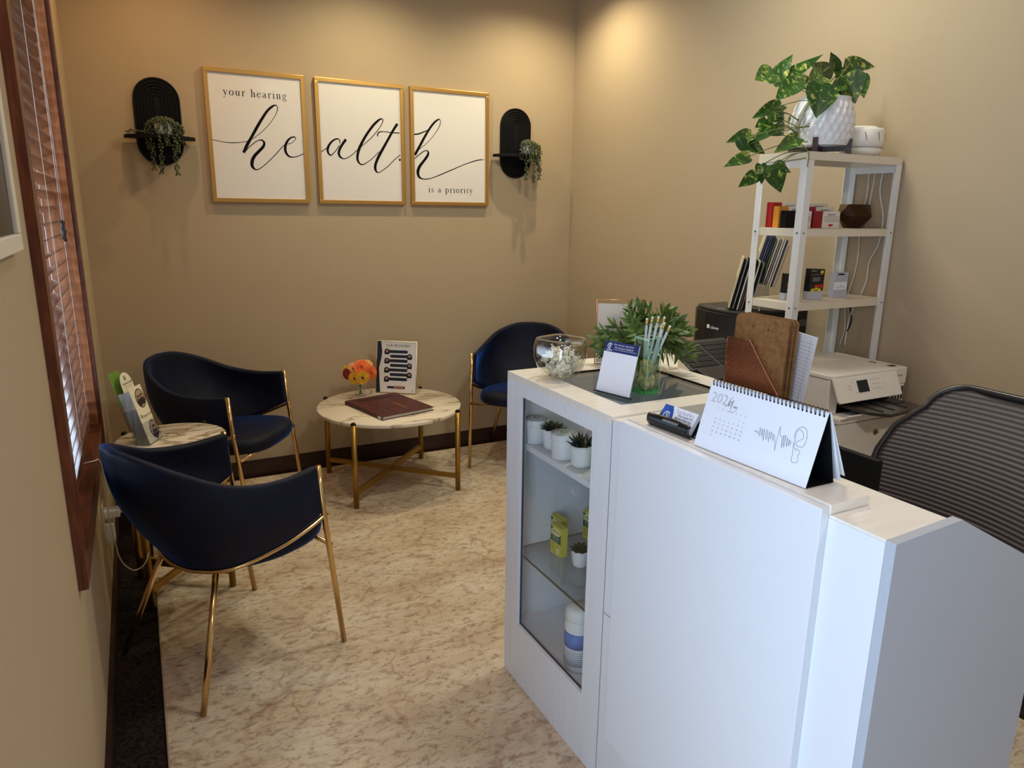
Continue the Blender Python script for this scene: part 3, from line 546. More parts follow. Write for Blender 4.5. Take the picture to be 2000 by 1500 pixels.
put(ch3,2.29,-.395,-128,'navy velvet armchair in the right corner behind the display cabinet')
# ================================================================ tables
def round_table(cx,cy,R,h,a0,label,barz,name,top_t=.02,lr=.0145,cat='table'):
    c=thing(name,label,cat,(cx,cy,0))
    obj('tabletop',MB().lathe([(.001,h-top_t),(R-.014,h-top_t),(R-.011,h-top_t+.002),(R-.011,h-.002),(R-.013,h),(.001,h)],(cx,cy,0),72),M_marble,c)
    for k in range(4):
        a=a0+k*PI/2; x,y=cx+R*math.cos(a),cy+R*math.sin(a)
        l=obj('leg',MB().tube([(x,y,0),(x,y,h-.004)],lr,16),M_brass,c)
        obj('end_cap',MB().ball((x,y,h-.002),lr*.98,14,8,sz=.9),M_black,l)
        obj('leg_screw',MB().ball((x-math.cos(a+.9)*lr*.0+math.cos(-2.1)*lr,y+math.sin(-2.1)*lr,h-.035),.0035,8,5),M_gold,l)
    for k in range(2):
        a=a0+k*PI/2; d=Vector((math.cos(a),math.sin(a),0)); n=Vector((-d.y,d.x,0))*.011
        T=Matrix.Translation((cx,cy,barz+(.0 if k else .0)))@Matrix.Rotation(a,4,'Z')
        obj('cross_bar',MB().box(-R+lr*.6,R-lr*.6,-.009,.009,-.017+(.003*k),.014-(.003*k),T),M_brass,c,bevel=.001)
    return c
round_table(1.404,-.432,.412,.461,-2.3504,'round marble-topped coffee table on brass legs at the back wall',.085,'coffee_table',cat='coffee table')
round_table(.265,-1.15,.215,.635,math.radians(-38),'small tall round marble side table between the two left armchairs',.075,'side_table',lr=.013,cat='side table')
# ---- book on coffee table
bA,bB,bC=Vector((1.177,-.326)),Vector((1.483,-.200)),Vector((1.27,-.724))
tb=thing('coffee_table_book','large dark maroon hardcover book lying flat on the coffee table','book',(1.37,-.47,.461))
ce=(bB+bC)/2; ux_=(bC-bA).normalized(); L=(bC-bA).length; vx=Vector((-ux_.y,ux_.x)); Wd=.325
TT=Matrix(((ux_.x,vx.x,0,bA.x),(ux_.y,vx.y,0,bA.y),(0,0,1,.4615),(0,0,0,1)))
M_mar=mat('maroon_cover',(74,30,32),.45,var=.2,vscale=20)
obj('page_block',MB().box(.006,L-.006,.003,Wd-.008,.003,.0175,TT),mat('page_edges',(206,196,178),.8),tb)
obj('cover',MB().box(0,L,0,Wd,0,.003,TT).box(0,L,0,Wd,.0175,.0205,TT).box(0,L,-.001,.003,.003,.0175,TT),M_mar,tb,bevel=.001)
rr=random.Random(11)
deco=MB()
for k in range(34):
    a=rr.uniform(.10,L-.03); b=rr.uniform(.03,Wd-.03); r=rr.uniform(.003,.011); t=rr.uniform(0,6)
    deco.add([TT@Vector((a+r*math.cos(t+q)*(1 if i%2 else .3),b+r*math.sin(t+q)*(1 if i%2 else .3),.0208)) for i,q in enumerate((0,.9,1.9,3.0,4.1,5.2))],[(0,1,2,3,4,5)])
obj('cover_ornament',deco,mat('cover_ornament',(150,96,74),.5),tb)
# golden scrollwork and title band
gm=MB()
for k in range(9):
    a=L*.45+k*.017; b=Wd*.62; s=1 if k%2 else -1
    gm.ribbon([(a,b-.016,.002),(a+.006,b,.003),(a+.002,b+.014*s,.002),(a+.012,b+.008,.002)],lambda p:TT@Vector((p[0],p[1],.0209)),3)
obj('cover_scrollwork',gm,mat('gold_print',(214,150,86),.4),tb)
obj('title_block',MB().box(.04,.075,.05,Wd-.06,.0205,.0208,TT),mat('title_print',(44,16,20),.5),tb)
obj('spine_label',MB().box(L-.045,L-.012,-.0016,-.001,.004,.017,TT),M_cream,tb)
# ---- provider sign
r=Vector((.195,-.143,0)).normalized(); T=rot_frame((1.419,-.135,.4615),r,Vector((0,0,1))+Vector((r.y,-r.x,0))*-.16)
n=Vector((T[0][2],T[1][2],T[2][2]))
SW,SH=.243,.312
sg=thing('provider_sign','gold framed sign headed OUR PROVIDERS standing on the coffee table','sign',(1.515,-.20,.4615),0)
obj('sign_sheet',MB().box(0,SW,.002,SH,-.004,0,T),M_paper,sg)
fr=MB().box(-.003,SW+.003,-.0,.004,-.005,.003,T).box(-.003,SW+.003,SH-.002,SH+.003,-.005,.003,T).box(-.004,0,.004,SH-.002,-.005,.003,T).box(SW,SW+.004,.004,SH-.002,-.005,.003,T)
obj('frame_edge',fr,M_gold,sg)
pr=MB(); pc=MB(); hair=MB()
for k in range(7):
    b=SH-.062-k*.0275; 
    if k%2==0: x0,x1,px=.075,.180,.060
    else: x0,x1,px=.088,.185,.200
    rect(T,x0,x1,b-.009,b+.009,.0005,pr); disc(T,x0,b,.009,.0006,pr); disc(T,x1,b,.009,.0006,pr); disc(T,px,b,.0165,.0009,pr)
    disc(T,px,b+.002,.0085,.0012,pc); disc(T,px,b+.008,.009,.0011,hair,ry=.007); rect(T,px-.015,px+.015,b-.017,b-.009,.0014,hair)
rect(T,.065,.175,.028,.042,.0005,pr)
for px in (.115,.135,.157): disc(T,px,.036,.0085,.0012,pc,ry=.011)
pr.add([T@Vector((p[0],p[1],.0004)) for p in [(0,.004),(.022,.004),(.017,.07),(.012,.15),(.026,.21),(.030,.25),(.022,SH-.002),(0,SH-.002)]],[(0,1,2,3,4,5,6,7)])
obj('name_panels',pr,mat('dark_blue_print',(22,30,48),.5),sg); obj('portrait_faces',pc,mat('portrait_print',(176,116,92),.6),sg); obj('portrait_shade',hair,M_ink,sg)
ar=MB(); arcs(T,SW-.022,.018,.006,.002,-2.2,2.6,.0008,ar); obj('ear_emblem',ar,M_navy,sg)
obj('sign_title',texts([('OUR PROVIDERS',.021,SW*.53,SH-.033,'CENTER',.95)],T),M_ink,sg)
obj('front_glazing',MB().box(0,SW,.004,SH-.002,.0035,.0045,T),M_pic,sg)
back=Vector((-T[0][2],-T[1][2],0)).normalized()
p1=T@Vector((SW-.01,SH*.72,-.005)); q1=p1+back*.06; q1.z=.4635
obj('easel_leg',MB().tube([p1,q1],.0022,6),M_gold,sg)
p2=T@Vector((.02,SH*.72,-.005)); q2=p2+back*.06; q2.z=.4635
obj('easel_leg',MB().tube([p2,q2],.0022,6),M_gold,sg)
# ---- gerbera vase
vx_,vy_=1.312,-.165
fv=thing('flower_vase','small fluted clear glass vase holding the gerberas on the coffee table','vase',(vx_,vy_,.4612))
obj('vase_body',MB().lathe([(.034,0),(.034,.012),(.028,.04),(.024,.075),(.027,.088)],(vx_,vy_,.4612),16),M_acrylic,fv)
obj('vase_collar',MB().lathe([(.025,.070),(.0265,.073),(.025,.076)],(vx_,vy_,.4612),16),M_gold,fv)
vdir=Vector((CAM_LOC[0]-vx_,CAM_LOC[1]-vy_,0)).normalized(); vside=Vector((-vdir.y,vdir.x,0))
M_or=mat('orange_petal',(236,110,46),.6,var=.3,vscale=60); M_ye=mat('yellow_petal',(238,180,44),.6,var=.15,vscale=60); M_rd=mat('deep_red_petal',(150,32,30),.6); M_pe=mat('peach_petal',(240,170,110),.6,var=.2,vscale=60)
# each: side offset, height, forward, radius, petal material, label
fl=[(-.026,.120,.050,.036,M_ye,'yellow gerbera with a brown centre, lower left of the bouquet'),(.014,.124,.056,.037,M_ye,'golden yellow gerbera with a brown centre, lower middle of the bouquet'),
(.060,.142,.030,.038,M_or,'orange gerbera facing right in the bouquet'),(.010,.176,.030,.042,M_or,'large orange gerbera at the top of the bouquet'),(-.030,.168,.022,.034,M_pe,'peach orange gerbera at the upper left of the bouquet'),
(-.066,.135,.012,.030,M_rd,'deep red gerbera at the far left of the bouquet'),(.044,.178,-.010,.030,M_pe,'peach gerbera behind the orange ones at the top right'),(-.070,.158,-.008,.022,M_ye,'small yellow gerbera peeking out at the left edge')]
for (s,h,fw,R,pm,lb) in fl:
    s*=1.08; R*=1.12; h=.145+(h-.145)*1.1
    c0=Vector((vx_,vy_,.4612+h))+vside*s+vdir*fw; nrm=(vdir*1.2+vside*(s*13)+Vector((0,0,(h-.135)*16))).normalized()
    g=thing('gerbera',lb,'flower',tuple(c0),0,'artificial gerberas in the glass vase'); a1=nrm.cross(Vector((0,0,1))).normalized(); a2=a1.cross(nrm)
    pm_=MB()
    for layer,(cnt,rr_,lift) in enumerate([(20,R,0),(16,R*.76,.003),(12,R*.52,.005)]):
        for k in range(cnt):
            an=2*PI*(k+.5*layer)/cnt; d=a1*math.cos(an)+a2*math.sin(an); w=a1*-math.sin(an)+a2*math.cos(an); pw=rr_*.17
            P=lambda rad,off,up:c0+d*rad+w*off+nrm*(up+lift)
            pm_.add([P(.004,0,0),P(rr_*.55,-pw,.004),P(rr_*.93,-pw*.7,.002),P(rr_*1.02,0,0),P(rr_*.93,pw*.7,.002),P(rr_*.55,pw,.004),P(rr_*.6,0,.001)],[(0,1,6),(1,2,6),(2,3,6),(3,4,6),(4,5,6),(5,0,6)])
    obj('petals',pm_,pm,g)
    mc=MB(); 
    for k in range(6): mc.ball(c0+nrm*(.006-.001*k*0)+a1*math.cos(k*PI/3)*R*.10+a2*math.sin(k*PI/3)*R*.10,R*.13,8,4)
    mc.ball(c0+nrm*.007,R*.13,8,4)
    obj('flower_centre',mc,mat('gerbera_centre',(92,66,34),.8) if pm is M_ye else mat('gerbera_centre_red',(170,60,50),.8),g)
    obj('stem',MB().tube(catmull([c0-nrm*.002,c0-nrm*.02-Vector((0,0,.03)),(vx_+s*.15,vy_,.53),(vx_-s*.12,vy_,.468)],4),.0016,5),M_stem,g)
# ---- brochure holder on the side table
r=Vector((.42,.90,0)).normalized(); nn=Vector((r.y,-r.x,0))
T=rot_frame((.186,-1.228,.6362),r,Vector((0,0,1))-nn*.27)@Matrix.Diagonal((1.30,1.07,1,1))
BW=.078
bh=thing('brochure_holder','clear acrylic leaflet holder packed with caption phone brochures on the side table','brochure holder',(.19,-1.22,.6362))
obj('leaflet_stack',MB().box(.002,BW-.002,.003,.205,-.046,-.001,T),mat('leaflet_edges',(172,168,156),.6,var=.35,vscale=60,stretch=(1,.1,.1)),bh)
fr=MB().box(.002,BW-.002,.003,.215,-.001,0,T); obj('front_leaflet',fr,M_cream,bh)
poly=[(.002,.20),(BW-.010,.20),(BW-.010,.235)]+[(BW/2-.004+.032*math.cos(a),.235+.040*math.sin(a)) for a in [i*PI/10 for i in range(11)]]+[(.002,.235)]
obj('tall_leaflet',MB().prism([(p[0],p[1]) for p in poly],-.020,-.0185,'z',T),M_cream,bh)
obj('green_back_card',MB().box(-.002,BW-.020,.16,.285,-.049,-.0475,T),mat('green_card',(104,140,48),.6),bh)
for (a_,b_,r_,ry_,ppl) in ((.048,.168,.027,.036,((.038,.174,1),(.057,.176,1))),(.057,.045,.025,.034,((.058,.050,1.3),))):
    ph=obj('leaflet_photo',disc(T,a_,b_,r_,.0004,None,28,ry_),M_ink,bh)
    obj('photo_background',disc(T,a_,b_,r_-.003,.0007,None,28,ry_-.003),mat('photo_beige',(170,150,126),.6),ph)
    for (a,b,s) in ppl:
        m=MB(); disc(T,a,b,.008*s,.0009,m,14); disc(T,a,b-.018*s,.013*s,.001,m,14,.016*s); obj('printed_figure',m,mat('photo_dark',(40,32,34),.6),ph)
        obj('printed_face',disc(T,a,b-.003,.005*s,.0014,None,12),mat('portrait_print2',(196,130,104),.6),ph)
T2=T@Matrix.Translation((0,0,-.0183))
m=texts([('CaptionCall',.0115,.008,.232),('CaptionCall',.0115,.022,.100)],T); m2=texts([('CaptionCall',.0115,.008,.232)],T2); 
m=texts([('CaptionCall',.0110,.022,.100)],T); m.add(m2.v,m2.f)
rect(T2,.008,.062,.226,.2266,.0006,m); rect(T2,.012,.058,.220,.2206,.0006,m); rect(T2,.008,.062,.211,.2118,.0006,m); rect(T,.022,.064,.094,.0946,.0006,m)
obj('leaflet_lettering',m,M_ink,bh)
m=MB(); disc(T2,.033,.254,.006,.0006,m,14,.009); disc(T,.016,.106,.005,.0006,m,14,.008); obj('leaf_emblem',m,mat('pale_green_print',(126,140,104),.6),bh)
hold=MB().box(-.002,BW+.002,0,.002,-.052,.004,T).box(-.002,BW+.002,.002,.085,.003,.0045,T).box(-.003,-.0015,.002,.14,-.052,.0045,T).box(BW+.0015,BW+.003,.002,.14,-.052,.0045,T).box(-.002,BW+.002,.002,.18,-.0535,-.052,T)
obj('acrylic_pocket',hold,M_acrylic,bh)
# ================================================================ display cabinet
CX0,CX1,CY0,CY1,CH=1.204,1.730,-2.832,-2.270,1.053
gy0,gy1,gz0,gz1=-2.748,-2.357,.214,.992
dc=thing('display_cabinet','white glass-fronted display cabinet forming the far end of the reception counter','display cabinet',((CX0+CX1)/2,(CY0+CY1)/2,0))
obj('side_frame',MB().box(CX0,CX0+.020,CY0,gy0,0,CH-.020).box(CX0,CX0+.020,gy1,CY1,0,CH-.020).box(CX0,CX0+.020,gy0,gy1,0,gz0).box(CX0,CX0+.020,gy0,gy1,gz1,CH-.020),M_brush,dc)
obj('side_glass',MB().box(CX0+.011,CX0+.015,gy0,gy1,gz0,gz1),M_glass,dc)
obj('glass_groove',MB().box(CX0+.010,CX0+.0165,gy0,gy0+.0035,gz0,gz1).box(CX0+.010,CX0+.0165,gy1-.0035,gy1,gz0,gz1).box(CX0+.010,CX0+.0165,gy0,gy1,gz0,gz0+.003),M_darkgrey,dc)
obj('back_panel',MB().box(CX1-.018,CX1,CY0,CY1,0,CH-.020),M_white,dc)
obj('end_panel',MB().box(CX0+.020,CX1-.018,CY1-.018,CY1,0,CH-.020),M_white,dc)
obj('end_panel',MB().box(CX0+.020,CX1-.018,CY0,CY0+.018,0,CH-.020),M_white,dc)
obj('bottom_panel',MB().box(CX0+.020,CX1-.018,CY0+.018,CY1-.018,.172,.190),M_white,dc)
obj('shelf',MB().box(CX0+.030,CX1-.018,CY0+.018,CY1-.018,.812,.830),M_white,dc)
obj('glass_shelf',MB().box(CX0+.026,CX1-.018,CY0+.018,CY1-.018,.447,.453),M_topglass,dc)
obj('shelf_edge',MB().box(CX0+.023,CX0+.026,CY0+.018,CY1-.018,.447,.453),mat('dark_glass_edge',(40,60,58),.2),dc)
tx0,tx1,ty0,ty1=1.290,1.643,-2.752,-2.368
tf=MB().box(CX0,tx0,CY0,CY1,CH-.020,CH).box(tx1,CX1,CY0,CY1,CH-.020,CH).box(tx0,tx1,CY0,ty0,CH-.020,CH).box(tx0,tx1,ty1,CY1,CH-.020,CH)
obj('top_frame',tf,M_whitetop,dc)
obj('top_glass',MB().box(tx0+.001,tx1-.001,ty0+.001,ty1-.001,CH-.007,CH-.002),M_topglass,dc)
obj('glass_seal',MB().box(tx0,tx1,ty1-.0025,ty1,CH-.008,CH+.0005).box(tx1-.0025,tx1,ty0,ty1,CH-.008,CH+.0005),M_black,dc)
TG=CH-.0018   # glass top level
# contents
def tub(x,y,z,label):
    c=thing('storage_tub',label,'tub',(x,y,z),0,'white screw-lid tubs in the display cabinet')
    obj('tub_body',MB().lathe([(.034,0),(.036,.002),(.0365,.058),(.036,.060)],(x,y,z),32),M_ceramic,c)
    obj('lid',MB().lathe([(.039,.056),(.040,.058),(.040,.074),(.0385,.077),(.001,.0775)],(x,y,z),32),M_ceramic,c)
    m=MB(); T=Matrix.Translation((x,y,z+.0778)); 
    arcs(T,0,0,.032,.0025,.3,2.9,0,m,24); arcs(T,0,0,.032,.0025,3.4,5.9,0,m,24); arcs(T,0,0,.022,.001,0,6.2,0,m,24)
    for k in range(7):
        a=k*.9; disc(T,.012*math.cos(a),.009*math.sin(a),.0025+.001*(k%3),0,m,7)
    obj('lid_print',m,mat('lid_print_grey',(120,112,100),.7),c)
tub(1.276,-2.333,.8302,'white screw-lid tub at the far end of the cabinet shelf')
tub(1.276,-2.497,.8302,'white screw-lid tub between the two succulents on the cabinet shelf')
def succ(x,y,z,label,kind,scale=1.0,potm=None):
    c=thing('potted_succulent',label,'succulent',(x,y,z),0,'small potted succulents in the display cabinet')
    R=.030*scale; Hh=.058*scale
    pf=[(R*.62,0),(R*.78,.003)]+[(R*(.80+.2*min(1,k/4)),Hh*k/6) for k in range(1,6)]+[(R,Hh),(R*.88,Hh),(R*.86,Hh*.86),(.001,Hh*.86)]
    obj('pot',MB().lathe(pf,(x,y,z),28),potm or M_ceramic,c)
    m=MB(); base=Vector((x,y,z+Hh*.9))
    rnd=random.Random(int(x*1000+y*777))
    lay=[(5,.35,1.1),(8,.7,.75),(9,.95,.42),(9,1.1,.12)] if kind=='rosette' else [(7,.5,1.25),(9,.85,.95),(9,1.05,.6),(7,1.1,.3)]
    for li,(n,l,el) in enumerate(lay):
        for k in range(n):
            a=2*PI*(k+li*.4)/n; d=Vector((math.cos(a)*math.cos(el),math.sin(a)*math.cos(el),math.sin(el))); w=Vector((-math.sin(a),math.cos(a),0)); up=w.cross(d)*-1
            Lf=.036*l*scale*(1.15 if kind!='rosette' else 1.0); ww=(.012 if kind=='rosette' else .0055)*scale*(.6+.4*l)
            P=lambda t,s,h:base+d*(Lf*t)+w*(ww*s)+up*h
            m.add([P(0,-.5,0),P(0,.5,0),P(.55,-1,.002),P(.55,1,.002),P(1.05,0,.006),P(.5,0,-.005),P(.55,0,.004)],[(0,5,2),(5,1,3),(5,2,4),(5,3,4),(0,1,6),(0,6,2),(1,3,6),(2,6,4),(3,4,6)],True)
    obj('leaves',m,M_dgreen,c)
succ(1.288,-2.415,.8302,'rosette succulent in a smooth white pot between the two tubs on the shelf','rosette',1.12)
succ(1.282,-2.585,.8302,'spiky succulent in a ribbed white pot at the near end of the shelf','spiky',1.12,mat('ribbed_ceramic',(230,230,228),.4))
succ(1.357,-2.488,.4532,'dark succulent in a white pot on the glass shelf of the cabinet','rosette',.95)
def debrox(x,y,z,label):
    c=thing('medicine_carton',label,'carton',(x,y,z),0,'earwax drop cartons on the glass shelf')
    w,d,h=.058,.026,.100
    a=math.radians(12); r=Vector((math.sin(a)*.25,-1,0)).normalized(); T=rot_frame((x,y+w/2,z),(r.x,r.y,0),(0,0,1))
    obj('carton',MB().box(0,w,0,h,-d,0,T),mat('yellow_carton',(216,206,84),.5),c)
    m=rect(T,0,w,h*.44,h*.66,.0004); m.add([T@Vector(p) for p in ((0,h*.76,.0005),(w*.4,h*.70,.0005),(w,h*.64,.0005),(w,h*.78,.0005),(0,h*.96,.0005))],[(0,1,2,3,4)])
    obj('green_band',m,mat('leaf_green_print',(30,92,52),.5),c)
    obj('pale_panel',disc(T,w*.5,h*.80,w*.46,.0008,None,24,h*.13),mat('pale_yellow_print',(238,232,170),.5),c)
    obj('carton_lettering',texts([('Debrox',.0155,w*.5,h*.77,'CENTER',.95)],T@Matrix.Translation((0,0,.0004))),mat('dark_green_ink',(14,50,34),.6),c)
    m=texts([('EARWAX',.0090,w*.5,h*.565,'CENTER'),('Removal Aid',.0062,w*.5,h*.48,'CENTER')],T@Matrix.Translation((0,0,.0003)))
    obj('white_lettering',m,M_page,c)
    m=MB(); 
    for k in range(3): rect(T,w*.1,w*.42,h*(.34-.09*k),h*(.355-.09*k),.0005,m)
    obj('fine_print',m,mat('brown_print',(120,100,40),.6),c)
    m=rect(T,w*.66,w*.80,h*.06,h*.28,.0006); obj('bottle_picture',m,M_page,c)
    m=rect(T,w*.70,w*.76,h*.28,h*.38,.0006); obj('bottle_tip',m,mat('pink_print',(200,90,130),.5),c)
debrox(1.322,-2.392,.4532,'yellow and green earwax drops carton at the front of the glass shelf')
debrox(1.358,-2.333,.4532,'yellow and green earwax drops carton right behind the front one')
debrox(1.475,-2.350,.4532,'yellow and green earwax drops carton at the back of the glass shelf')
def canister(x,y,label):
    z=.1903; c=thing('wipes_canister',label,'canister',(x,y,z),0,'white wipes canisters at the bottom of the display cabinet')
    obj('canister_body',MB().lathe([(.040,0),(.043,.004),(.043,.150),(.040,.160),(.040,.168)],(x,y,z),32),M_ceramic,c)
    obj('lid',MB().lathe([(.042,.165),(.043,.168),(.043,.182),(.040,.196),(.030,.203),(.001,.205)],(x,y,z),32),M_ceramic,c)
    obj('label_band',MB().lathe([(.0434,.078),(.0434,.128)],(x,y,z),32),mat('blue_gradient_label',(86,120,190),.5,var=.25,vscale=18),c)
    obj('information_band',MB().lathe([(.0434,.020),(.0434,.076)],(x,y,z),32),mat('grey_label',(200,204,212),.5),c)
    m=MB()
    for k in range(7): m.lathe([(.0437,.024+k*.007),(.0437,.0255+k*.007)],(x,y,z),32)
    obj('label_lines',m,mat('label_text',(110,114,124),.6),c)
canister(1.284,-2.604,'white wipes canister with a blue label at the front of the cabinet bottom')
canister(1.400,-2.530,'white wipes canister standing behind the front one in the cabinet')
# ================================================================ reception desk
FX=CX0
rd=thing('reception_desk','white reception desk with a raised front panel and a sloping end greyed for shade','reception desk',(1.40,-3.2,0))
obj('desk_body',MB().box(FX,1.375,-3.567,CY0-.002,0,1.043),M_white,rd,bevel=.0012)
obj('top_cap',MB().box(FX+.001,1.374,-3.567,CY0-.003,1.0432,1.048),M_whitetop,rd)
obj('front_panel',MB().box(FX-.020,FX-.0005,-3.462,-2.892,.184,1.062),M_white,rd,bevel=.0012)
obj('ledge',MB().box(FX,1.302,-3.464,-2.892,1.0485,1.0665),M_whitetop,rd,bevel=.0012)
obj('end_panel',MB().prism([(FX,0),(FX,1.048),(1.372,1.056),(1.588,.946),(1.695,.890),(1.695,0)],-3.585,-3.5675,'y'),M_shadelam,rd,bevel=.0008)
obj('worktop',MB().box(1.3755,1.69,-3.567,CY0-.004,.715,.740),M_whitetop,rd)
obj('panel_seam',MB().box(FX-.0008,FX-.0002,-2.893,-2.832,.520,.5215).box(FX-.0008,FX-.0002,-2.834,-2.833,0,1.043),mat('seam_shadow_grey',(120,124,132),.7),rd)
LZ=1.0668
# ---- bowl of mints
bx,by=1.300,-2.425; BR=math.radians(18)
bw=thing('glass_bowl','square-rimmed clear glass bowl on the cabinet top filled with white mints','bowl',(bx,by,CH+.0004))
po=[(.022,.0),(.040,.002),(.052,.012),(.062,.034),(.067,.060),(.066,.085),(.060,.108)]
pi=[(.056,.108),(.061,.085),(.062,.060),(.056,.036),(.044,.018),(.030,.012),(.001,.011)]
m=MB(); prof=[(.001,.0)]+po+pi
def bowlpt(r,z,a):
    q=2+3.2*min(1,max(0,z)/.10); c_,s_=math.cos(a),math.sin(a); k=(abs(c_)**q+abs(s_)**q)**(-1/q); return (r*c_*k,r*s_*k,z)
v=[];f=[];n=40
for (r_,z_) in prof:
    for k in range(n):
        p=bowlpt(r_,z_,2*PI*k/n); v.append((bx+p[0]*math.cos(BR)-p[1]*math.sin(BR),by+p[0]*math.sin(BR)+p[1]*math.cos(BR),CH+.0005+p[2]*1.12))
for i in range(len(prof)-1):
    for k in range(n): f.append((i*n+k,i*n+(k+1)%n,(i+1)*n+(k+1)%n,(i+1)*n+k))
m.add(v,f,True); obj('bowl_wall',m,M_bowl,bw)
rim=[]
for k in range(60):
    p=bowlpt(.058,.108,2*PI*k/60); rim.append((bx+p[0]*math.cos(BR)-p[1]*math.sin(BR),by+p[0]*math.sin(BR)+p[1]*math.cos(BR),CH+.0005+p[2]*1.12))
obj('rim',MB().tube(rim,.0022,8,closed=True),mat('bright_glass_rim',(235,235,225),.08,trans=1,ior=1.5),bw)
M_mint=mat('mint_candy',(240,238,228),.35,var=.05,vscale=60); M_wrap=thin_glass('candy_wrapper',(.96,.96,.94),.5)
rnd=random.Random(5); placed=[]
tries=0
while len(placed)<80 and tries<20000:
    tries+=1
    z=rnd.uniform(.020,.088); rad=.050*(math.sqrt(min(1,(z)/.045)))*(1 if z<.062 else max(.0,1-(z-.062)/.04)**.5)
    a=rnd.uniform(0,2*PI); r_=rad*math.sqrt(rnd.random()); p=Vector((r_*math.cos(a),r_*math.sin(a),z))
    if all((p-q).length>.0150 for q in placed): placed.append(p)
placed.sort(key=lambda p:p.z)
c0=None
for p in placed:
    loc=(bx+p.x,by+p.y,CH+.001+p.z)
    if c0 is None:
        c0=thing('wrapped_mint','round white mint in a clear wrapper, one of many in the glass bowl','candy',(0,0,0),0,'wrapped mints in the glass bowl')
        obj('mint',MB().lathe([(.001,-.0035),(.0065,-.0035),(.0085,-.001),(.0085,.001),(.0065,.0035),(.0035,.0038),(.003,.001),(.001,.001)],(0,0,0),14),M_mint,c0,local=True)
        m=MB()
        for s in (-1,1): m.add([(s*.008,0,0),(s*.014,-.005,.001),(s*.016,0,-.002),(s*.014,.005,.002)],[(0,1,2),(0,2,3)])
        obj('wrapper_twist',m,M_mint,c0,local=True); k=c0
    else: k=copy_tree(c0)
    k.location=loc; k.rotation_euler=(rnd.uniform(-1.3,1.3),rnd.uniform(-1.3,1.3),rnd.uniform(0,6))
# ---- feedback sign (code left out)
T=rot_frame((1.312,-2.600,CH+.004),(.029,-.111,0),(.035,.008,.14))
SW,SH=.117,.141
fs=thing('feedback_sign','small blue and white feedback sign leaning on a black stand on the glass top','sign',(1.33,-2.66,CH))
obj('sign_card',MB().box(0,SW,0,SH,-.0025,0,T),M_page,fs)
obj('header_band',rect(T,0,SW,.112,SH,.0004),M_navy,fs)
m=MB(); cxm,cym=.018,.128; arcs(T,cxm,cym,.0072,.0022,.5,5.2,.0008,m); arcs(T,cxm-.001,cym,.0035,.002,-1.7,1.7,.0008,m); disc(T,cxm-.001,cym,.0018,.0008,m,10); rect(T,.007,.029,.1165,.1178,.0008,m); rect(T,.010,.026,.1142,.1150,.0008,m)
obj('ear_emblem',m,M_page,fs)
m=texts([('How was your experience?',.0071,.031,.1315,'LEFT',.88),('We need your feedback!',.0074,.035,.1235,'LEFT',.88)],T@Matrix.Translation((0,0,.0003))); rect(T,.033,.112,.1195,.1202,.0009,m)
obj('header_lettering',m,M_page,fs)
m=MB().box(-.003,SW+.003,-.003,-.0005,-.010,.008,T).box(.01,SW-.01,.0,.09,-.0048,-.003,T); 
hb=T@Vector((SW*.5,.085,-.005)); hf=hb+Vector((.050,.012,0)); hf.z=CH+.001
m.tube([hb,hf],.0022,6).tube([T@Vector((SW*.2,0,-.004)),(hf.x,hf.y,hf.z)],.0018,6).tube([T@Vector((SW*.8,0,-.004)),(hf.x,hf.y,hf.z)],.0018,6)
obj('wire_stand',m,M_black,fs)
# ---- pencil vase
vx,vy=1.432,-2.668; va=math.radians(8); hs=.0255; VH=.157
pv=thing('glass_vase','tall square green glass vase of pencils and dried moss on the glass top','vase',(vx,vy,CH))
TV=Matrix.Translation((vx,vy,TG))@Matrix.Rotation(va,4,'Z')
m=MB()
for (a0,a1,b0,b1) in [(-hs,hs,-hs,-hs+.0022),(-hs,hs,hs-.0022,hs),(-hs,-hs+.0022,-hs+.0022,hs-.0022),(hs-.0022,hs,-hs+.0022,hs-.0022)]: m.box(a0,a1,b0,b1,.010,VH,TV)
obj('glass_walls',m,M_greenglass,pv)
obj('glass_base',MB().box(-hs,hs,-hs,hs,.0005,.010,TV),mat('green_glass_base',(96,190,112),.1,trans=.6,ior=1.45),pv)
m=MB()
for (a,b) in ((-1,-1),(1,-1),(1,1),(-1,1)): m.tube([TV@Vector((a*hs,b*hs,.002)),TV@Vector((a*hs,b*hs,VH))],.0009,5)
m.tube([TV@Vector((a*hs,b*hs,VH)) for a,b in ((-1,-1),(1,-1),(1,1),(-1,1))],.0011,5,closed=True)
obj('glass_edges',m,mat('pale_green_edge',(150,205,160),.2),pv)
def blob(cx,cy,cz,sx,sy,sz,seed,nu=20,nv=14,amp=.25):
    r=random.Random(seed); ph=[(r.uniform(1,7),r.uniform(1,7),r.uniform(0,6)) for _ in range(6)]
    def fn(u,v):
        a=2*PI*u; b=PI*v; k=1+amp*sum(math.sin(p[0]*a+p[2])*math.sin(p[1]*b+p[2]*2) for p in ph)/3
        return TV@Vector((cx+sx*k*math.sin(b)*math.cos(a)*.85,cy+sy*k*math.sin(b)*math.sin(a)*.85,cz+sz*math.cos(b)))
    return MB().grid(fn,nu,nv,cu=True)
ms=MB()
for (a,b,c,r1,r2,sd) in ((-.010,-.010,.030,.015,.020,3),(.010,-.008,.034,.014,.022,4),(-.008,.010,.034,.015,.022,5),(.010,.010,.030,.014,.019,6),(0,0,.066,.019,.022,7),(-.006,.004,.084,.012,.014,8),(.008,-.006,.078,.013,.016,9)):
    q=blob(a,b,c,r1*.9,r1*.9,r2,sd,22,16,.16); ms.add(q.v,q.f,True)

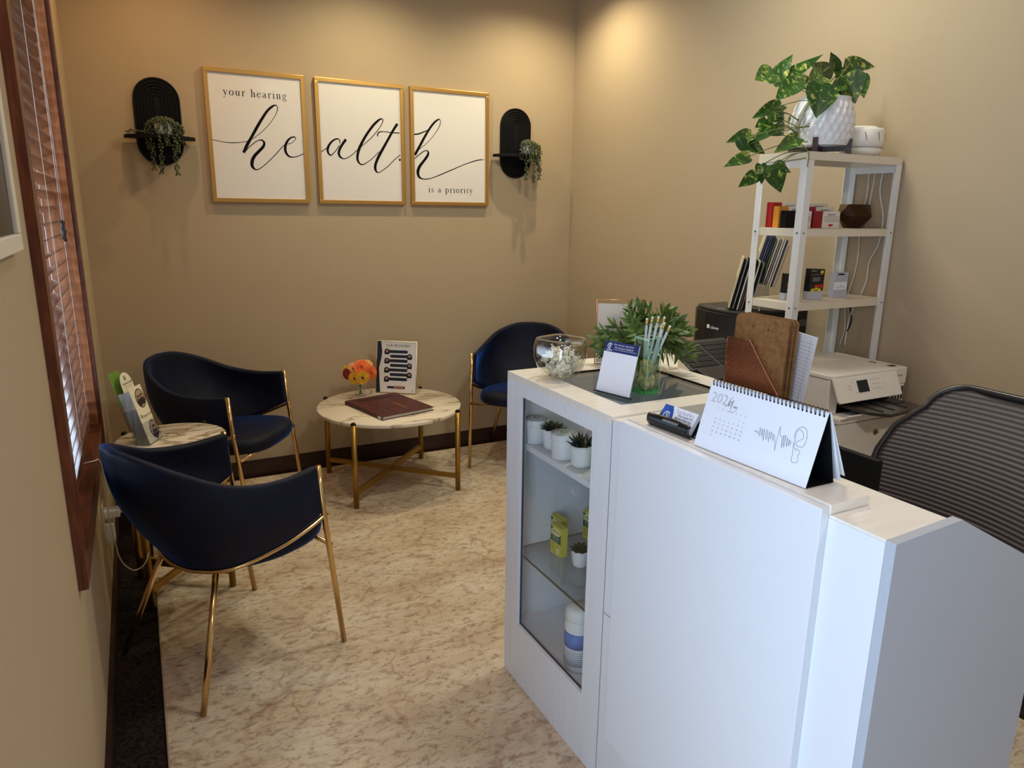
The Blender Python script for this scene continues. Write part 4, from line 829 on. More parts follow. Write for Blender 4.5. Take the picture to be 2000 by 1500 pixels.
o=obj('dried_moss',ms,mat('dried_moss',(176,160,116),.95,var=.45,vscale=90,bump=1,bscale=240)); tag(o,'crumpled dried moss filling the bottom of the green glass vase','moss'); o['kind']='stuff'
pens=[(-.012,-.006,.2,.05),(-.004,-.012,.30,.02),(.004,-.004,.34,-.02),(.010,.006,.30,.06),(-.008,.008,.26,.10),(.012,-.010,.42,.04)]
M_pencil=mat('pale_grey_pencil',(178,188,198),.4)
p0=None
lbs=['pale grey pencil standing furthest left in the green vase','pale grey pencil second from the left in the green vase','pale grey pencil in the middle of the green vase','pale grey pencil with a gold end behind the middle of the green vase','pale grey pencil leaning at the back of the green vase','pale grey pencil leaning furthest right in the green vase']
tops=[(1.452,-2.655,1.262),(1.463,-2.668,1.264),(1.466,-2.690,1.250),(1.480,-2.672,1.262),(1.445,-2.640,1.256),(1.478,-2.700,1.242)]
for (tx_,ty_,tz_),lb,k in zip(tops,lbs,range(6)):
    b=Vector((vx-.008+.005*(k%3),vy+.012-.008*(k%4),1.088+.004*(k%2))); tp=Vector((tx_,ty_,tz_)); d=(tp-b).normalized()
    g=thing('pencil',lb,'pencil',tuple(b),0,'pencils in the green glass vase')
    L=(tp-b).length
    obj('shaft',MB().tube([b,b+d*(L-.018)],.0037,6),M_pencil,g)
    obj('ferrule',MB().tube([b+d*(L-.018),b+d*(L-.006)],.0039,10),mat('pencil_ferrule',(206,176,110),.3,metal=.9),g)
    obj('eraser',MB().tube([b+d*(L-.006),tp],.0034,10),mat('pencil_eraser',(226,220,204),.7),g)
# ---- bushy artificial plant
px_,py_=1.572,-2.470
pp=thing('potted_plant','bushy green artificial plant in a white pot behind the feedback sign','potted plant',(px_,py_,CH))
obj('pot',MB().lathe([(.034,.0006),(.044,.004),(.050,.03),(.052,.056),(.049,.058),(.046,.05),(.001,.048)],(px_,py_,TG),28),M_ceramic,pp)
rnd=random.Random(21); st=MB(); heads=[]
stems=[]
for k in range(38):
    a=rnd.uniform(0,2*PI); e=rnd.uniform(.05,1.25); R=.150
    stems.append((Vector((math.cos(a)*math.cos(e)*R*.98,math.sin(a)*math.cos(e)*R*.98,.058+math.sin(e)*R*.98)),rnd.uniform(.85,1.1)))
leaf=MB()
for k,(tip,sc) in enumerate(stems):
    b=Vector((px_,py_,TG+.05)); t=Vector((px_,py_,TG))+tip; mid=b.lerp(t,.5)+Vector((0,0,.015)); path=catmull([b,mid,t],5); st.tube(path,.0016,5)
    d=(t-mid).normalized(); w0=d.cross(Vector((0,0,1))); w0=w0.normalized() if w0.length>.01 else Vector((1,0,0)); w1=w0.cross(d)
    for j in range(17):
        f_=j/16; base=path[min(len(path)-1,5+int(f_*5.9))]; an=j*2.4+rnd.uniform(-.3,.3); el=.25+.85*f_
        out=(w0*math.cos(an)+w1*math.sin(an)); ld=(out*math.cos(el)+d*math.sin(el)).normalized(); sd=ld.cross(d); sd=sd.normalized() if sd.length>.01 else w0
        Ln=rnd.uniform(.050,.066)*sc*(1-.3*f_); ww=Ln*.155; dn=Vector((0,0,-1))*Ln*.10
        P=lambda t_,s,h=0:base+ld*(Ln*t_)+sd*(ww*s)+dn*(t_*t_)+d*h
        leaf.add([P(0,0),P(.35,-1),P(.35,1),P(.72,-.75),P(.72,.75),P(1,0),P(.4,0,-.0022),P(.72,0,-.0012)],[(0,1,6),(0,6,2),(1,3,7,6),(6,7,4,2),(3,5,7),(7,5,4)],True)
obj('stems',st,M_stem,pp); obj('foliage',leaf,M_plant,pp)
for (dx,dy,dz,R) in ((.075,-.05,.085,.020),(.082,-.058,.060,.022)):
    m=MB(); c=Vector((px_+dx,py_+dy,TG+dz)); m.add([c+Vector((R*.6*math.cos(a),R*.25*math.cos(a),R*1.25*math.sin(a)))+Vector((0,-.004*math.cos(2*a),0)) for a in [i*PI/8 for i in range(16)]],[tuple(range(16))]); obj('round_leaf',m,M_plant,pp)
# ---- rose gold frame
r=Vector((.82,-.57,0)).normalized(); nb=Vector((r.y,-r.x,0))*-1
T=rot_frame((1.512,-2.296,CH+.003),r,Vector((0,0,1))+Vector((.57,.82,0))*.14)
fg=thing('tabletop_frame','rose gold wire frame with a blank cream card standing behind the bushy plant','picture frame',(1.55,-2.33,CH))
fw,fh=.150,.208
obj('frame_wire',MB().tube([T@Vector(p) for p in ((0,0,0),(fw,0,0),(fw,fh,0),(0,fh,0))],.0022,8,closed=True).tube([T@Vector(p) for p in ((0,0,-.008),(fw,0,-.008),(fw,fh,-.008),(0,fh,-.008))],.0016,8,closed=True),M_copper,fg)
obj('card_insert',MB().box(.003,fw-.003,.003,fh-.012,-.006,-.003,T),mat('off_white_card',(216,206,190),.5),fg)
# ---- business card holder
T=rot_frame((1.224,-2.965,LZ+.012),(.007,-.108,0),(.03,0,.045))
ch_=thing('card_holder','black business card holder on the ledge in front of the calendar','card holder',(1.24,-3.02,LZ))
def cr(u,v):
    a=-.010+.132*u; prof_=[(.010,.0145),(.002,.0155),(-.007,.010),(-.0115,.0),(-.010,-.012),(.004,-.0165),(.020,-.018),(.036,-.020)]
    x=v*(len(prof_)-1); i=min(int(x),len(prof_)-2); q=prof_[i]; w=prof_[i+1]; t=x-i; b=q[0]+(w[0]-q[0])*t; c=q[1]+(w[1]-q[1])*t
    e=math.sin(PI*u); b=b+(.004*e if v<.2 else 0)
    return T@Vector((a,b,c))
obj('cradle',MB().grid(cr,18,14),M_blackgloss,ch_,solid=.0022)
m=MB()
for k in range(8): m.add([T@Vector(p) for p in ((.040+k*.006,.001,.0172),(.0425+k*.006,.001,.0172),(.0455+k*.006,.007,.0166),(.043+k*.006,.007,.0166))],[(0,1,2,3)])
obj('cutout_slats',m,mat('pale_slot',(180,182,190),.5),ch_)
cards=thing('business_cards','stack of blue and white business cards in the black holder','business cards',(1.24,-3.02,LZ+.01))
obj('card_stack',MB().box(.010,.112,-.004,.0450,-.010,0,T),M_page,cards)
m=MB(); m.add([T@Vector(p) for p in [(.010,-.004,.0004),(.036,-.004,.0004)]+[(.036+.010*math.sin(PI*k/10),-.004+.049*k/10,.0004) for k in range(1,10)]+[(.036,.045,.0004),(.010,.045,.0004)]],[tuple(range(13))])
obj('blue_panel',m,mat('card_blue',(40,84,170),.5,var=.35,vscale=30),cards)
m=MB(); arcs(T,.028,.020,.0088,.0026,.6,5.1,.0009,m); arcs(T,.027,.020,.0045,.0022,-1.8,1.8,.0009,m); arcs(T,.026,.020,.0018,.0014,-1.8,1.8,.0009,m); arcs(T,.028,.020,.0088,.002,-.7,.3,.0009,m)
obj('ear_emblem',m,M_page,cards)
m=MB(); pts=[(.050+.0028*k,.0355+.0028*math.sin(k*1.9)+(.003 if k in (0,1,8,14) else 0),.0007) for k in range(20)]; m.ribbon(pts,lambda p:T@Vector((p[0],p[1],.0009)),3)
t=texts([('The Center for',.0072,.060,.026),('Better Hearing',.0080,.055,.0185)],T@Matrix.Translation((0,0,.0003))); m.add(t.v,t.f)
rect(T,.058,.104,.0140,.0148,.0009,m); rect(T,.055,.106,.0098,.0106,.0009,m)
obj('card_lettering',m,M_navy,cards)
# ---- desk calendar
T=rot_frame((1.209,-3.117,LZ+.0012),(.012,-.277,0),(.041,0,.136)); CW,CHh=.2785,.1402
cl=thing('desk_calendar','white spiral-bound tent calendar with a sound wave drawing on the desk ledge','calendar',(1.25,-3.25,LZ))
obj('front_page',MB().box(0,CW,0,CHh,-.0012,0,T),M_page,cl)
ridge0,ridge1=T@Vector((0,CHh,-.003)),T@Vector((CW,CHh,-.003))
b0,b1=Vector((1.288,-3.121,LZ+.0012)),Vector((1.293,-3.396,LZ+.0012))
m=MB(); 
off=Vector((.0012,0,.0002)); f0,f1=T@Vector((0,0,-.0015)),T@Vector((CW,0,-.0015))
def slab(A,B,Cc,D,th,mm):
    n=(B-A).cross(D-A).normalized()*th; v=[A,B,Cc,D,A+n,B+n,Cc+n,D+n]; return mm.add(v,[(0,1,2,3),(7,6,5,4),(0,4,5,1),(1,5,6,2),(2,6,7,3),(3,7,4,0)])
slab(f0,f1,ridge1,ridge0,.0015,m); slab(b0,b1,ridge1,ridge0,.0015,m); slab(f0+Vector((0,0,.0006)),f1+Vector((0,0,.0006)),b1,b0,.0010,m)
obj('easel_board',m,M_black,cl)
m=MB(); hb0,hb1=Vector((1.300,-3.122,LZ+.003)),Vector((1.306,-3.40,LZ+.003)); slab(ridge0+Vector((.002,0,0)),ridge1+Vector((.002,0,0)),hb1,hb0,.0015,m)
slab(ridge0+Vector((.003,0,0)),ridge1+Vector((.003,0,0)),hb1+Vector((.010,0,.008)),hb0+Vector((.010,0,.008)),.0010,m)
obj('turned_pages',m,M_page,cl)
m=MB()
for k in range(30):
    a=.007+k*(CW-.014)/29
    for da in (-.0011,.0011):
        m.tube([T@Vector((a+da,CHh-.0075,.0012)),T@Vector((a+da,CHh-.001,.0040)),T@Vector((a+da,CHh+.0052,.0005)),T@Vector((a+da,CHh+.0035,-.0065)),T@Vector((a+da,CHh-.006,-.0075))],.00055,5)
    disc(T,a,CHh-.0078,.0019,.0003,m,8)
obj('spiral_binding',m,M_ink,cl)
mg=mat('pale_grey_print',(196,196,200),.7)
obj('year_lettering',texts([('2026',.0300,.0105,.0985,'LEFT',1.0)],T),mg,cl)
m=MB(); scr=[(.050,.0965,.0006),(.056,.099,.0007),(.062,.110,.0007),(.0585,.0995,.0009),(.063,.103,.0006),(.070,.1135,.0007),(.0665,.0985,.0009),(.0675,.0915,.0007),(.063,.0865,.0007)]
m.ribbon(scr,lambda p:T@Vector((p[0],p[1],.0006)),4)
m.ribbon([(.0735,.1025,.0006),(.0712,.0995,.0007),(.0745,.0985,.0006),(.0765,.1025,.0006),(.0765,.0982,.0007),(.0790,.1015,.0006),(.0785,.0985,.0006),(.0825,.1025,.0007),(.081,.095,.0007),(.0765,.0885,.0006)],lambda p:T@Vector((p[0],p[1],.0007)),4)
obj('month_script',m,mat('dark_grey_print',(84,84,92),.7),cl)
it=[]
for k,d in enumerate('SMTWTFS'): it.append((d,.0046,.0375+k*.0118,.0872,'CENTER'))
day=1
for row in range(6):
    for c_ in range(7):
        if row==0 and c_<5: continue
        if day>31: break
        it.append((str(day),.0046,.0375+c_*.0118,.0745-row*.0088,'CENTER')); day+=1
obj('date_grid',texts(it,T),mat('mid_grey_print',(124,126,136),.7),cl)
wv=[(0.1373,0.0686),(0.1406,0.0672),(0.1417,0.0703),(0.146,0.066),(0.1472,0.0702),(0.1523,0.0615),(0.1487,0.0786),(0.1573,0.0629),(0.1544,0.0779),(0.1639,0.0558),(0.159,0.078),(0.1693,0.0596),(0.165,0.0786),(0.1756,0.057),(0.1713,0.0758),(0.1785,0.0634),(0.1761,0.0772),(0.1844,0.0618),(0.1824,0.0745),(0.1898,0.0611),(0.1945,0.0448),(0.1914,0.0749),(0.1913,0.0914),(0.1968,0.0742),(0.2014,0.0755),(0.2066,0.054),(0.2042,0.0785),(0.2109,0.0564),(0.2076,0.0795),(0.2162,0.0591),(0.2132,0.0767),(0.2198,0.0612),(0.2185,0.0739),(0.2227,0.0643),(0.223,0.0731)]
m=MB()
for i in range(len(wv)-1):
    m.ribbon([wv[i]+(.00055,),wv[i+1]+(.00055,)],lambda p:T@Vector((p[0],p[1],.0006)),1)
obj('sound_wave_drawing',m,mat('dark_grey_print',(84,84,92),.7),cl)
ear=[(0.2268,0.0785),(0.2256,0.0889),(0.2287,0.0973),(0.2365,0.1031),(0.246,0.1),(0.2508,0.0897),(0.2516,0.0772),(0.2486,0.0688),(0.242,0.0668),(0.2354,0.0681),(0.2345,0.0743),(0.2401,0.0791),(0.2446,0.0836),(0.2425,0.0916),(0.2364,0.0963),(0.2305,0.0957),(0.2282,0.0886),(0.2297,0.0772),(0.2317,0.0648),(0.2378,0.058)]
ear2=[(0.2364,0.0619),(0.243,0.0607),(0.2469,0.0565),(0.2442,0.0504),(0.248,0.043),(0.245,0.0377),(0.2382,0.0362),(0.2336,0.0406),(0.2332,0.0502),(0.2301,0.0622),(0.2282,0.0724)]
m=MB()
for e in (ear,ear2): m.ribbon([p+(.0006,) for p in e],lambda p:T@Vector((p[0],p[1],.0006)),5)
obj('ear_drawing',m,mat('dark_grey_print',(84,84,92),.7),cl)
# ================================================================ behind the desk
CRZ=.93
cr_=thing('credenza','white credenza along the right wall behind the display cabinet','credenza',(2.05,-2.3,0))
obj('carcass',MB().box(1.775,2.09,-2.60,-1.72,.05,CRZ-.025).box(1.775,1.882,-2.865,-2.6005,.05,CRZ-.025).box(2.0905,2.816,-2.13,-1.72,.05,CRZ-.025),M_white,cr_)
obj('worktop',MB().prism([(1.765,-2.88),(1.888,-2.88),(1.888,-2.61),(2.105,-2.61),(2.105,-2.135),(2.818,-2.135),(2.818,-1.71),(1.765,-1.71)],CRZ-.0245,CRZ,'z'),M_whitetop,cr_,bevel=.001)
obj('plinth',MB().box(1.80,2.07,-2.58,-1.75,0,.0495),M_darkgrey,cr_)
# file cabinet, printer
fc=thing('file_cabinet','beige lockable drawer cabinet under the printer at the right wall','cabinet',(2.57,-2.37,0))
fx0,fx1,fy0,fy1,fz=2.347,2.794,-2.605,-2.142,.838
obj('cabinet_body',MB().box(fx0,fx1,fy0+.018,fy1,0,fz-.018),M_white,fc)
obj('cabinet_top',MB().box(fx0-.001,fx1+.001,fy0,fy1,fz-.0178,fz),M_whitetop,fc,bevel=.001)
for k,(a,b) in enumerate(((.54,.817),(.28,.536),(.02,.276))):
    d=obj('drawer',MB().box(fx0+.001,fx1-.001,fy0,fy0+.0175,a,b),M_whitetop,fc,bevel=.001)
    if k==0: obj('lock',MB().lathe([(.001,.004),(.009,.004),(.011,.002),(.011,0)],(0,0,0),18,T=Matrix.Translation((2.553,fy0,.768))@Matrix.Rotation(PI/2,4,'X')).box(2.5445,2.5615,fy0-.010,fy0-.004,.7665,.7695),mat('brass_lock',(150,120,80),.35,metal=1),d)
PB=fz+.0006
prn=thing('inkjet_printer','white all-in-one inkjet printer with the output tray pulled out on the cabinet','printer',(2.57,-2.37,PB))
X0,X1,Y0,Y1=2.349,2.706,-2.545,-2.185; PT=.985
obj('printer_body',MB().box(X0,X0+.055,Y0,Y1,PB,PT-.018).box(X0+.055,X1,Y0+.13,Y1,PB,PT-.018).box(X0+.055,X1,Y0,Y0+.13,PT-.070,PT-.018).box(X1-.020,X1,Y0,Y0+.13,PB,PT-.070),M_printer,prn,bevel=.003)
obj('tray_cavity',MB().box(X0+.056,X1-.021,Y0+.125,Y0+.129,PB+.002,PT-.072).box(X0+.056,X1-.021,Y0+.004,Y0+.125,PB+.001,PB+.003),M_black,prn)
obj('scanner_lid',MB().prism([(X0-.002+.02*(1-math.cos(a)),Y0-.012+.02*(1-math.sin(a))) for a in [i*PI/12 for i in range(7)]][::-1]*0+[(X0-.002,Y1),(X0-.002,Y0+.012),(X0+.004,Y0-.004),(X0+.02,Y0-.010),(X1-.01,Y0-.010),(X1+.0,Y0-.004),(X1+.0,Y1)],PT-.0165,PT,'z'),M_printer,prn,bevel=.004)
obj('ink_tank_module',MB().box(X1+.001,2.788,Y0+.004,Y1-.04,PB+.0765,PT-.006).box(X1+.001,2.788,Y0+.007,Y1-.04,PB,PB+.0755),M_printer,prn,bevel=.003)
m=MB()
for k in range(4): m.box(X1+.012+k*.0175,X1+.022+k*.0175,Y0+.0045,Y0+.0065,PB+.014,PB+.066)
obj('tank_windows',m,M_darkgrey,prn)
obj('hinge_tab',MB().box(X1+.012,X1+.052,Y0+.03,Y0+.05,PT-.0055,PT-.004).box(X1-.01,X1+.03,Y0+.10,Y0+.125,PT-.0055,PT-.0035),M_darkgrey,prn)
# control panel
pT=rot_frame((X0+.004,Y0-.050,PT-.092),(1,0,0),(0,.46,1)); PW,PH=X1-X0-.012,.090
cpn=obj('control_panel',MB().prism([(.006,0),(PW-.004,0),(PW,.004),(PW,PH),(0,PH),(0,.008)],-.010,0,'z',pT),M_printer,prn,bevel=.002)
obj('screen',rect(pT,.112,.170,.030,.074,.0012),mat('lcd_screen',(26,36,42),.15),cpn)
m=MB(); arcs(pT,.070,.052,.009,.0012,0,6.28,.0012,m); 
for (a,b) in ((.19,.072),(.205,.072),(.22,.072),(.235,.072),(.195,.055),(.21,.055),(.225,.055),(.195,.038),(.21,.038),(.225,.038),(.24,.038),(.25,.050),(.09,.070),(.098,.03)): disc(pT,a,b,.0022,.0012,m,8)
obj('buttons',m,mat('button_print',(150,140,124),.6),cpn)
obj('brand_lettering',texts([('EPSON',.0125,X1+.018,PT-.040)],rot_frame((0,Y0+.0035,0),(1,0,0),(0,0,1))),mat('logo_grey',(140,138,134),.4,metal=.3),prn)
# output tray
tr=MB(); 
tr.prism([(2.425,Y0+.12),(2.425,-2.66),(2.470,-2.712),(2.672,-2.700),(2.690,-2.640),(2.690,Y0+.12)],PB+.022,PB+.034,'z')
obj('output_tray',tr,mat('smoked_plastic',(58,52,46),.3),prn,bevel=.002)
obj('tray_ribs',MB().box(2.47,2.475,-2.68,-2.45,PB+.034,PB+.037).box(2.53,2.535,-2.68,-2.45,PB+.034,PB+.037).box(2.60,2.605,-2.68,-2.45,PB+.034,PB+.037).box(2.62,2.66,-2.63,-2.59,PB+.034,PB+.036),M_blackgloss,prn)
def lip(u,v):
    q=[(Y0-.002,.002),(Y0-.03,.001),(Y0-.065,.002),(Y0-.078,.008),(Y0-.086,.018)]; x=v*4; i=min(int(x),3); t=x-i
    return Vector((X0+.006+.19*u,q[i][0]+(q[i+1][0]-q[i][0])*t,PB+q[i][1]+(q[i+1][1]-q[i][1])*t))
obj('paper_cassette_lip',MB().grid(lip,6,12),M_printer,prn,solid=.003)
# metal shelf unit
sx0,sx1,sy0,sy1=2.315,2.826,-2.378,-2.150
su=thing('shelf_unit','narrow white metal shelf unit standing around the printer at the right wall','shelf unit',(2.57,-2.26,0))
p=.031; th=.0022
for (x,dx) in ((sx0,1),(sx1,-1)):
    for (y,dy) in ((sy0,1),(sy1,-1)):
        xa,xb=(x,x+dx*p) if dx>0 else (x+dx*p,x); ya,yb=(y,y+dy*p) if dy>0 else (y+dy*p,y)
        m=MB(); P_=[(x,y),(x+dx*p,y),(x+dx*p,y+dy*th),(x+dx*th,y+dy*th),(x+dx*th,y+dy*p),(x,y+dy*p)]; m.prism(P_ if dx*dy>0 else P_[::-1],0,1.7255,'z')
        po_=obj('upright',m,M_wpost,su)
        m=MB()
        for z in (1.475,1.205,.95):
            m.ball((x-dx*.0008,(ya+yb)/2,z),.0038,10,6)
            if dy>0: m.ball(((xa+xb)/2,y-.0008,z),.0030,10,6)
        obj('bolts',m,M_steel,po_)
for z in (1.754,1.490,1.222):
    e=0 if z>1.7 else .0026
    sh_=obj('shelf',MB().box(sx0+e,sx1-e,sy0+e,sy1-e,z-.003,z).box(sx0+e,sx1-e,sy0+e,sy0+e+.002,z-.028,z-.003).box(sx0+e,sx1-e,sy1-e-.002,sy1-e,z-.028,z-.003).box(sx0+e,sx0+e+.002,sy0+e,sy1-e,z-.028,z-.003).box(sx1-e-.002,sx1-e,sy0+e,sy1-e,z-.028,z-.003),M_shelfb,su,bevel=.0008)
for x in (sx0+.002,sx1-.004): obj('top_brace',MB().box(x,x+.002,sy0+.03,sy1-.03,1.700,1.7255),M_wpost,su)
# pothos with pot and stand
qx,qy,qz=2.474,-2.285,1.7545
ps=thing('pothos_planter','trailing variegated pothos in a white diamond-pattern pot on top of the shelf unit','potted plant',(qx,qy,qz))
def dia(u,v):
    z=.028+.165*v; r0=.080+.028*math.sin(PI*min(1,(v*.85+.12)))**.9 if v<.98 else .090
    k=12; a=2*PI*u; s1=math.sin(k*a/1+v*9.5*1.0); s2=math.sin(k*a/1-v*9.5*1.0)
    q=abs(s1*s2)
    e=min(1,v/.08)*min(1,(1-v)/.06); r_=r0*(1+.075*(q**.6-.4)*e)
    return Vector((qx+r_*math.cos(a),qy+r_*math.sin(a),qz+z))
m=MB().grid(dia,120,44,cu=True); m.lathe([(.001,.029),(.080,.028)],(qx,qy,qz),24); m.lathe([(.084,.178),(.001,.175)],(qx,qy,qz),24)
obj('pot',m,M_ceramic,ps)
m=MB()
for k in range(4):
    a=k*PI/2+.55; d=Vector((math.cos(a),math.sin(a),0)); T=Matrix.Translation((qx,qy,qz))@Matrix.Rotation(a,4,'Z')
    m.prism([(0,.010),(.085,.010),(.093,.0),(.108,.0),(.108,.052),(.100,.052),(.092,.026),(0,.026)],-.009,.009,'y',T)
obj('wooden_stand',m,M_dwood,ps)
lm=[]; stm=MB(); rnd=random.Random(2)
mouth=Vector((qx-.03,qy-.01,qz+.195)); view=None
def heart(b,t,w,seed):
    r_=random.Random(seed); d=(t-b); L=d.length; d=d.normalized()
    nrm=Vector((-.45+r_.uniform(-.25,.25),-.80,.35+r_.uniform(-.2,.25))); s=d.cross(nrm).normalized(); n=s.cross(d)
    out=[(0,0),(-.07,.30),(.02,.62),(.22,.50*1.02),(.45,.46),(.68,.30),(.86,.14),(1.0,0)]
    half=[(0.0,.0),(-.08,.17),(-.06,.34),(.06,.47),(.26,.50),(.48,.41),(.70,.26),(.87,.11),(1.0,0)]
    m=MB(); v=[];f=[]; K=len(half); cols=[-1,-.5,0,.5,1]
    curl=r_.uniform(-.12,.18); fold=r_.uniform(.10,.28)
    for (x,y) in half:
        for c in cols:
            yy=y*c*w*1.0; up=abs(c)*y*w*fold*1.6 - curl*L*(x*x) - .10*w*(c*c)*y
            xx=x*L if abs(c)>.01 else max(x,0)*L
            if abs(c)==.5: xx=(x*.5+max(x,0)*.5)*L
            v.append(b+d*xx+s*yy+n*up)
    for i in range(K-1):
        for j in range(4): a=i*5+j; f.append((a,a+1,a+6,a+5))
    m.add(v,f,True); return m
for i,(bx_,by_,bz_,tx_,ty_,tz_,w_) in enumerate(POTHOS_LEAVES):
    b=Vector((bx_,by_,bz_)); t=Vector((tx_,ty_,tz_))
    obj('leaf',heart(b+(b-t)*.06,t+(t-b)*.06,max(w_*1.12,.036),i),M_leaf,ps,sub=1)
    if bz_<1.90 and bx_<2.40:
        anchor=Vector((2.335,-2.30,max(bz_-.02,1.80))) if bz_>1.79 else Vector((2.312,-2.37,bz_+.06))
    else: anchor=mouth+Vector((rnd.uniform(-.02,.05),rnd.uniform(-.02,.02),-.02))
    stm.tube(catmull([anchor,anchor.lerp(b,.5)+Vector((0,0,.012)),b],5),.0017,5)
for off in (0,.006,-.007,.012):
    stm.tube(catmull([mouth+Vector((off,0,-.02)),mouth+Vector((-.05+off,-.01,.0)),Vector((2.345+off,-2.29,1.86)),Vector((2.335+off,-2.305,1.80)),Vector((2.318+off*.2,-2.345,1.775)),Vector((2.306,-2.384,1.745)),Vector((2.304,-2.386,1.70))],6),.0016,6)
obj('vines',stm,M_stem,ps)
# diffuser
hx,hy=2.684,-2.290
hd=thing('aroma_diffuser','squat white aroma diffuser beside the pothos on the shelf unit','diffuser',(hx,hy,qz))
obj('base',MB().lathe([(.050,.0),(.060,.004),(.074,.014),(.080,.030)],(hx,hy,qz),40),M_printer,hd)
obj('cover',MB().lathe([(.0805,.032),(.083,.060),(.081,.090),(.076,.100),(.055,.104),(.052,.108),(.001,.109)],(hx,hy,qz),40),M_printer,hd)
m=MB()
for k in range(10):
    a=k*2*PI/10+.3; T=Matrix.Translation((hx,hy,qz))@Matrix.Rotation(a,4,'Z'); m.box(.0822,.0836,-.0015,.0015,.052,.082,T@Matrix.Rotation(.28,4,'X')@Matrix.Translation((0,.015,0)))
m.lathe([(.0812,.0300),(.0822,.0308),(.0812,.0316)],(hx,hy,qz),40)
obj('vent_slots',m,mat('slot_grey',(150,140,124),.6),hd)
dl=Vector((-.55,-.83,0)).normalized(); T=rot_frame(Vector((hx,hy,qz+.022))+dl*.0795+Vector((-.03,0.012,0)),(.83,-.55,0),(0,0,1)); m=MB(); arcs(T,0,0,.009,.0014,0,6.28,.002,m)
obj('power_cord',MB().tube(catmull([(hx+.05,hy-.05,qz+.012),(hx+.085,hy-.03,qz+.004),(2.805,-2.29,qz+.004),(2.829,-2.27,qz-.005),(2.829,-2.262,1.65),(2.828,-2.25,1.50)],6),.0022,6),M_cable,hd)
# cables on the wall between the right uprights
def cable(name,pts,r,m,label):
    o=obj(name,MB().tube(catmull(pts,8),r,6),m); tag(o,label,'cable'); return o
cable('power_cable',[(2.829,-2.235,1.745),(2.829,-2.240,1.62),(2.829,-2.225,1.52),(2.829,-2.235,1.40),(2.829,-2.228,1.30),(2.829,-2.205,1.18),(2.829,-2.215,1.08),(2.829,-2.20,1.0)],.0025,M_cable,'thin white cable running down the right wall behind the shelf unit, nearer the back')
cable('power_cable',[(2.829,-2.305,1.745),(2.829,-2.295,1.64),(2.829,-2.325,1.53),(2.829,-2.320,1.43),(2.829,-2.29,1.36),(2.829,-2.285,1.27),(2.829,-2.24,1.15),(2.829,-2.228,1.09),(2.829,-2.225,1.0)],.0030,M_cable,'thicker white cable hanging in curves down the right wall behind the shelf unit')
cable('power_cable',[(2.829,-2.215,1.20),(2.829,-2.235,1.14),(2.829,-2.24,1.10),(2.829,-2.225,1.06)],.0027,M_bkcable,'short black cable below the lowest visible shelf')
# card boxes on the middle shelf
def lbox(name,label,x,y,z,w,d,h,left,lw,lab=True,oval=False,group=None,cat='box'):
    c=thing(name,label,cat,(x+w/2,y+d/2,z),0,group)
    obj('box_body',MB().box(x,x+w,y,y+d,z,z+h),M_page if False else mat('ivory_card',(232,226,214),.6),c,bevel=.0006)
    T=rot_frame((x,y-.0002,z),(1,0,0),(0,0,1)); obj('coloured_end',MB().box(x-.0003,x+w*lw,y-.0005,y+d+.0003,z,z+h+.0004),left,c)
    m=texts([('Questions?',.0115,w*(lw+(1-lw)/2),h-.015,'CENTER',.9)],T@Matrix.Translation((0,0,.0004)))
    for k in range(3):
        if h-.020-k*.008>.012: rect(T,w*(lw+.06),w*.96,h-.021-k*.0075,h-.0198-k*.0075,.0008,m)
    obj('box_lettering',m,mat('box_text',(70,64,60),.7),c)
    if oval: obj('red_badge',disc(T,w*(lw+(1-lw)/2),.010,.014,.0009,None,16,.0042),M_red,c)
SZ=1.4905
cols=[('red',mat('card_red',(186,34,34),.5)),('orange',mat('card_orange',(224,148,42),.5)),('black',M_black),('green',mat('card_green',(124,160,44),.5)),('magenta',mat('card_magenta',(166,24,72),.5)),('crimson',mat('card_crimson',(150,24,44),.5))]
for k,(yy,h) in enumerate(((-2.205,.092),(-2.235,.078),(-2.268,.062))):
    n,mm=cols[k]; lbox('question_card_box',f'white card box with a {n} end in the left row on the middle shelf',2.350+.004*k,yy,SZ,.134,.026,h,mm,.36,group='question card boxes on the middle shelf')
    n,mm=cols[3+k]; lbox('question_card_box',f'white card box with a {n} end in the right row on the middle shelf',2.494+.004*k,yy,SZ,.160-.006*k,.026,h,mm,.34,oval=(k==2),group='question card boxes on the middle shelf')
# faceted bronze planter
gx,gy,gz=2.738,-2.262,SZ
m=MB(); v=[];f=[]
ringz=[(.036,0,.0),(.072,.045,.5),(.056,.090,.0)]
for (r_,z_,o_) in ringz:
    for k in range(6): a=2*PI*(k+o_)/6+.25; v.append((gx+r_*math.cos(a),gy+r_*.95*math.sin(a),gz+z_))
for j in range(2):
    for k in range(6):
        a=j*6+k; b=j*6+(k+1)%6; c_=(j+1)*6+(k if j==0 else (k+1)%6); 
        if j==0: f+= [(a,b,(j+1)*6+k),(b,(j+1)*6+(k+1)%6,(j+1)*6+k)]
        else: f+= [(a,b,(j+1)*6+(k+1)%6),(a,(j+1)*6+(k+1)%6,(j+1)*6+k)]
f.append((5,4,3,2,1,0)); f.append((12,13,14,15,16,17)); m.add(v,f)
o=obj('geometric_planter',m,mat('dark_bronze',(66,44,26),.3,metal=.7)); tag(o,'dark bronze faceted geometric pot at the right of the middle shelf','pot')
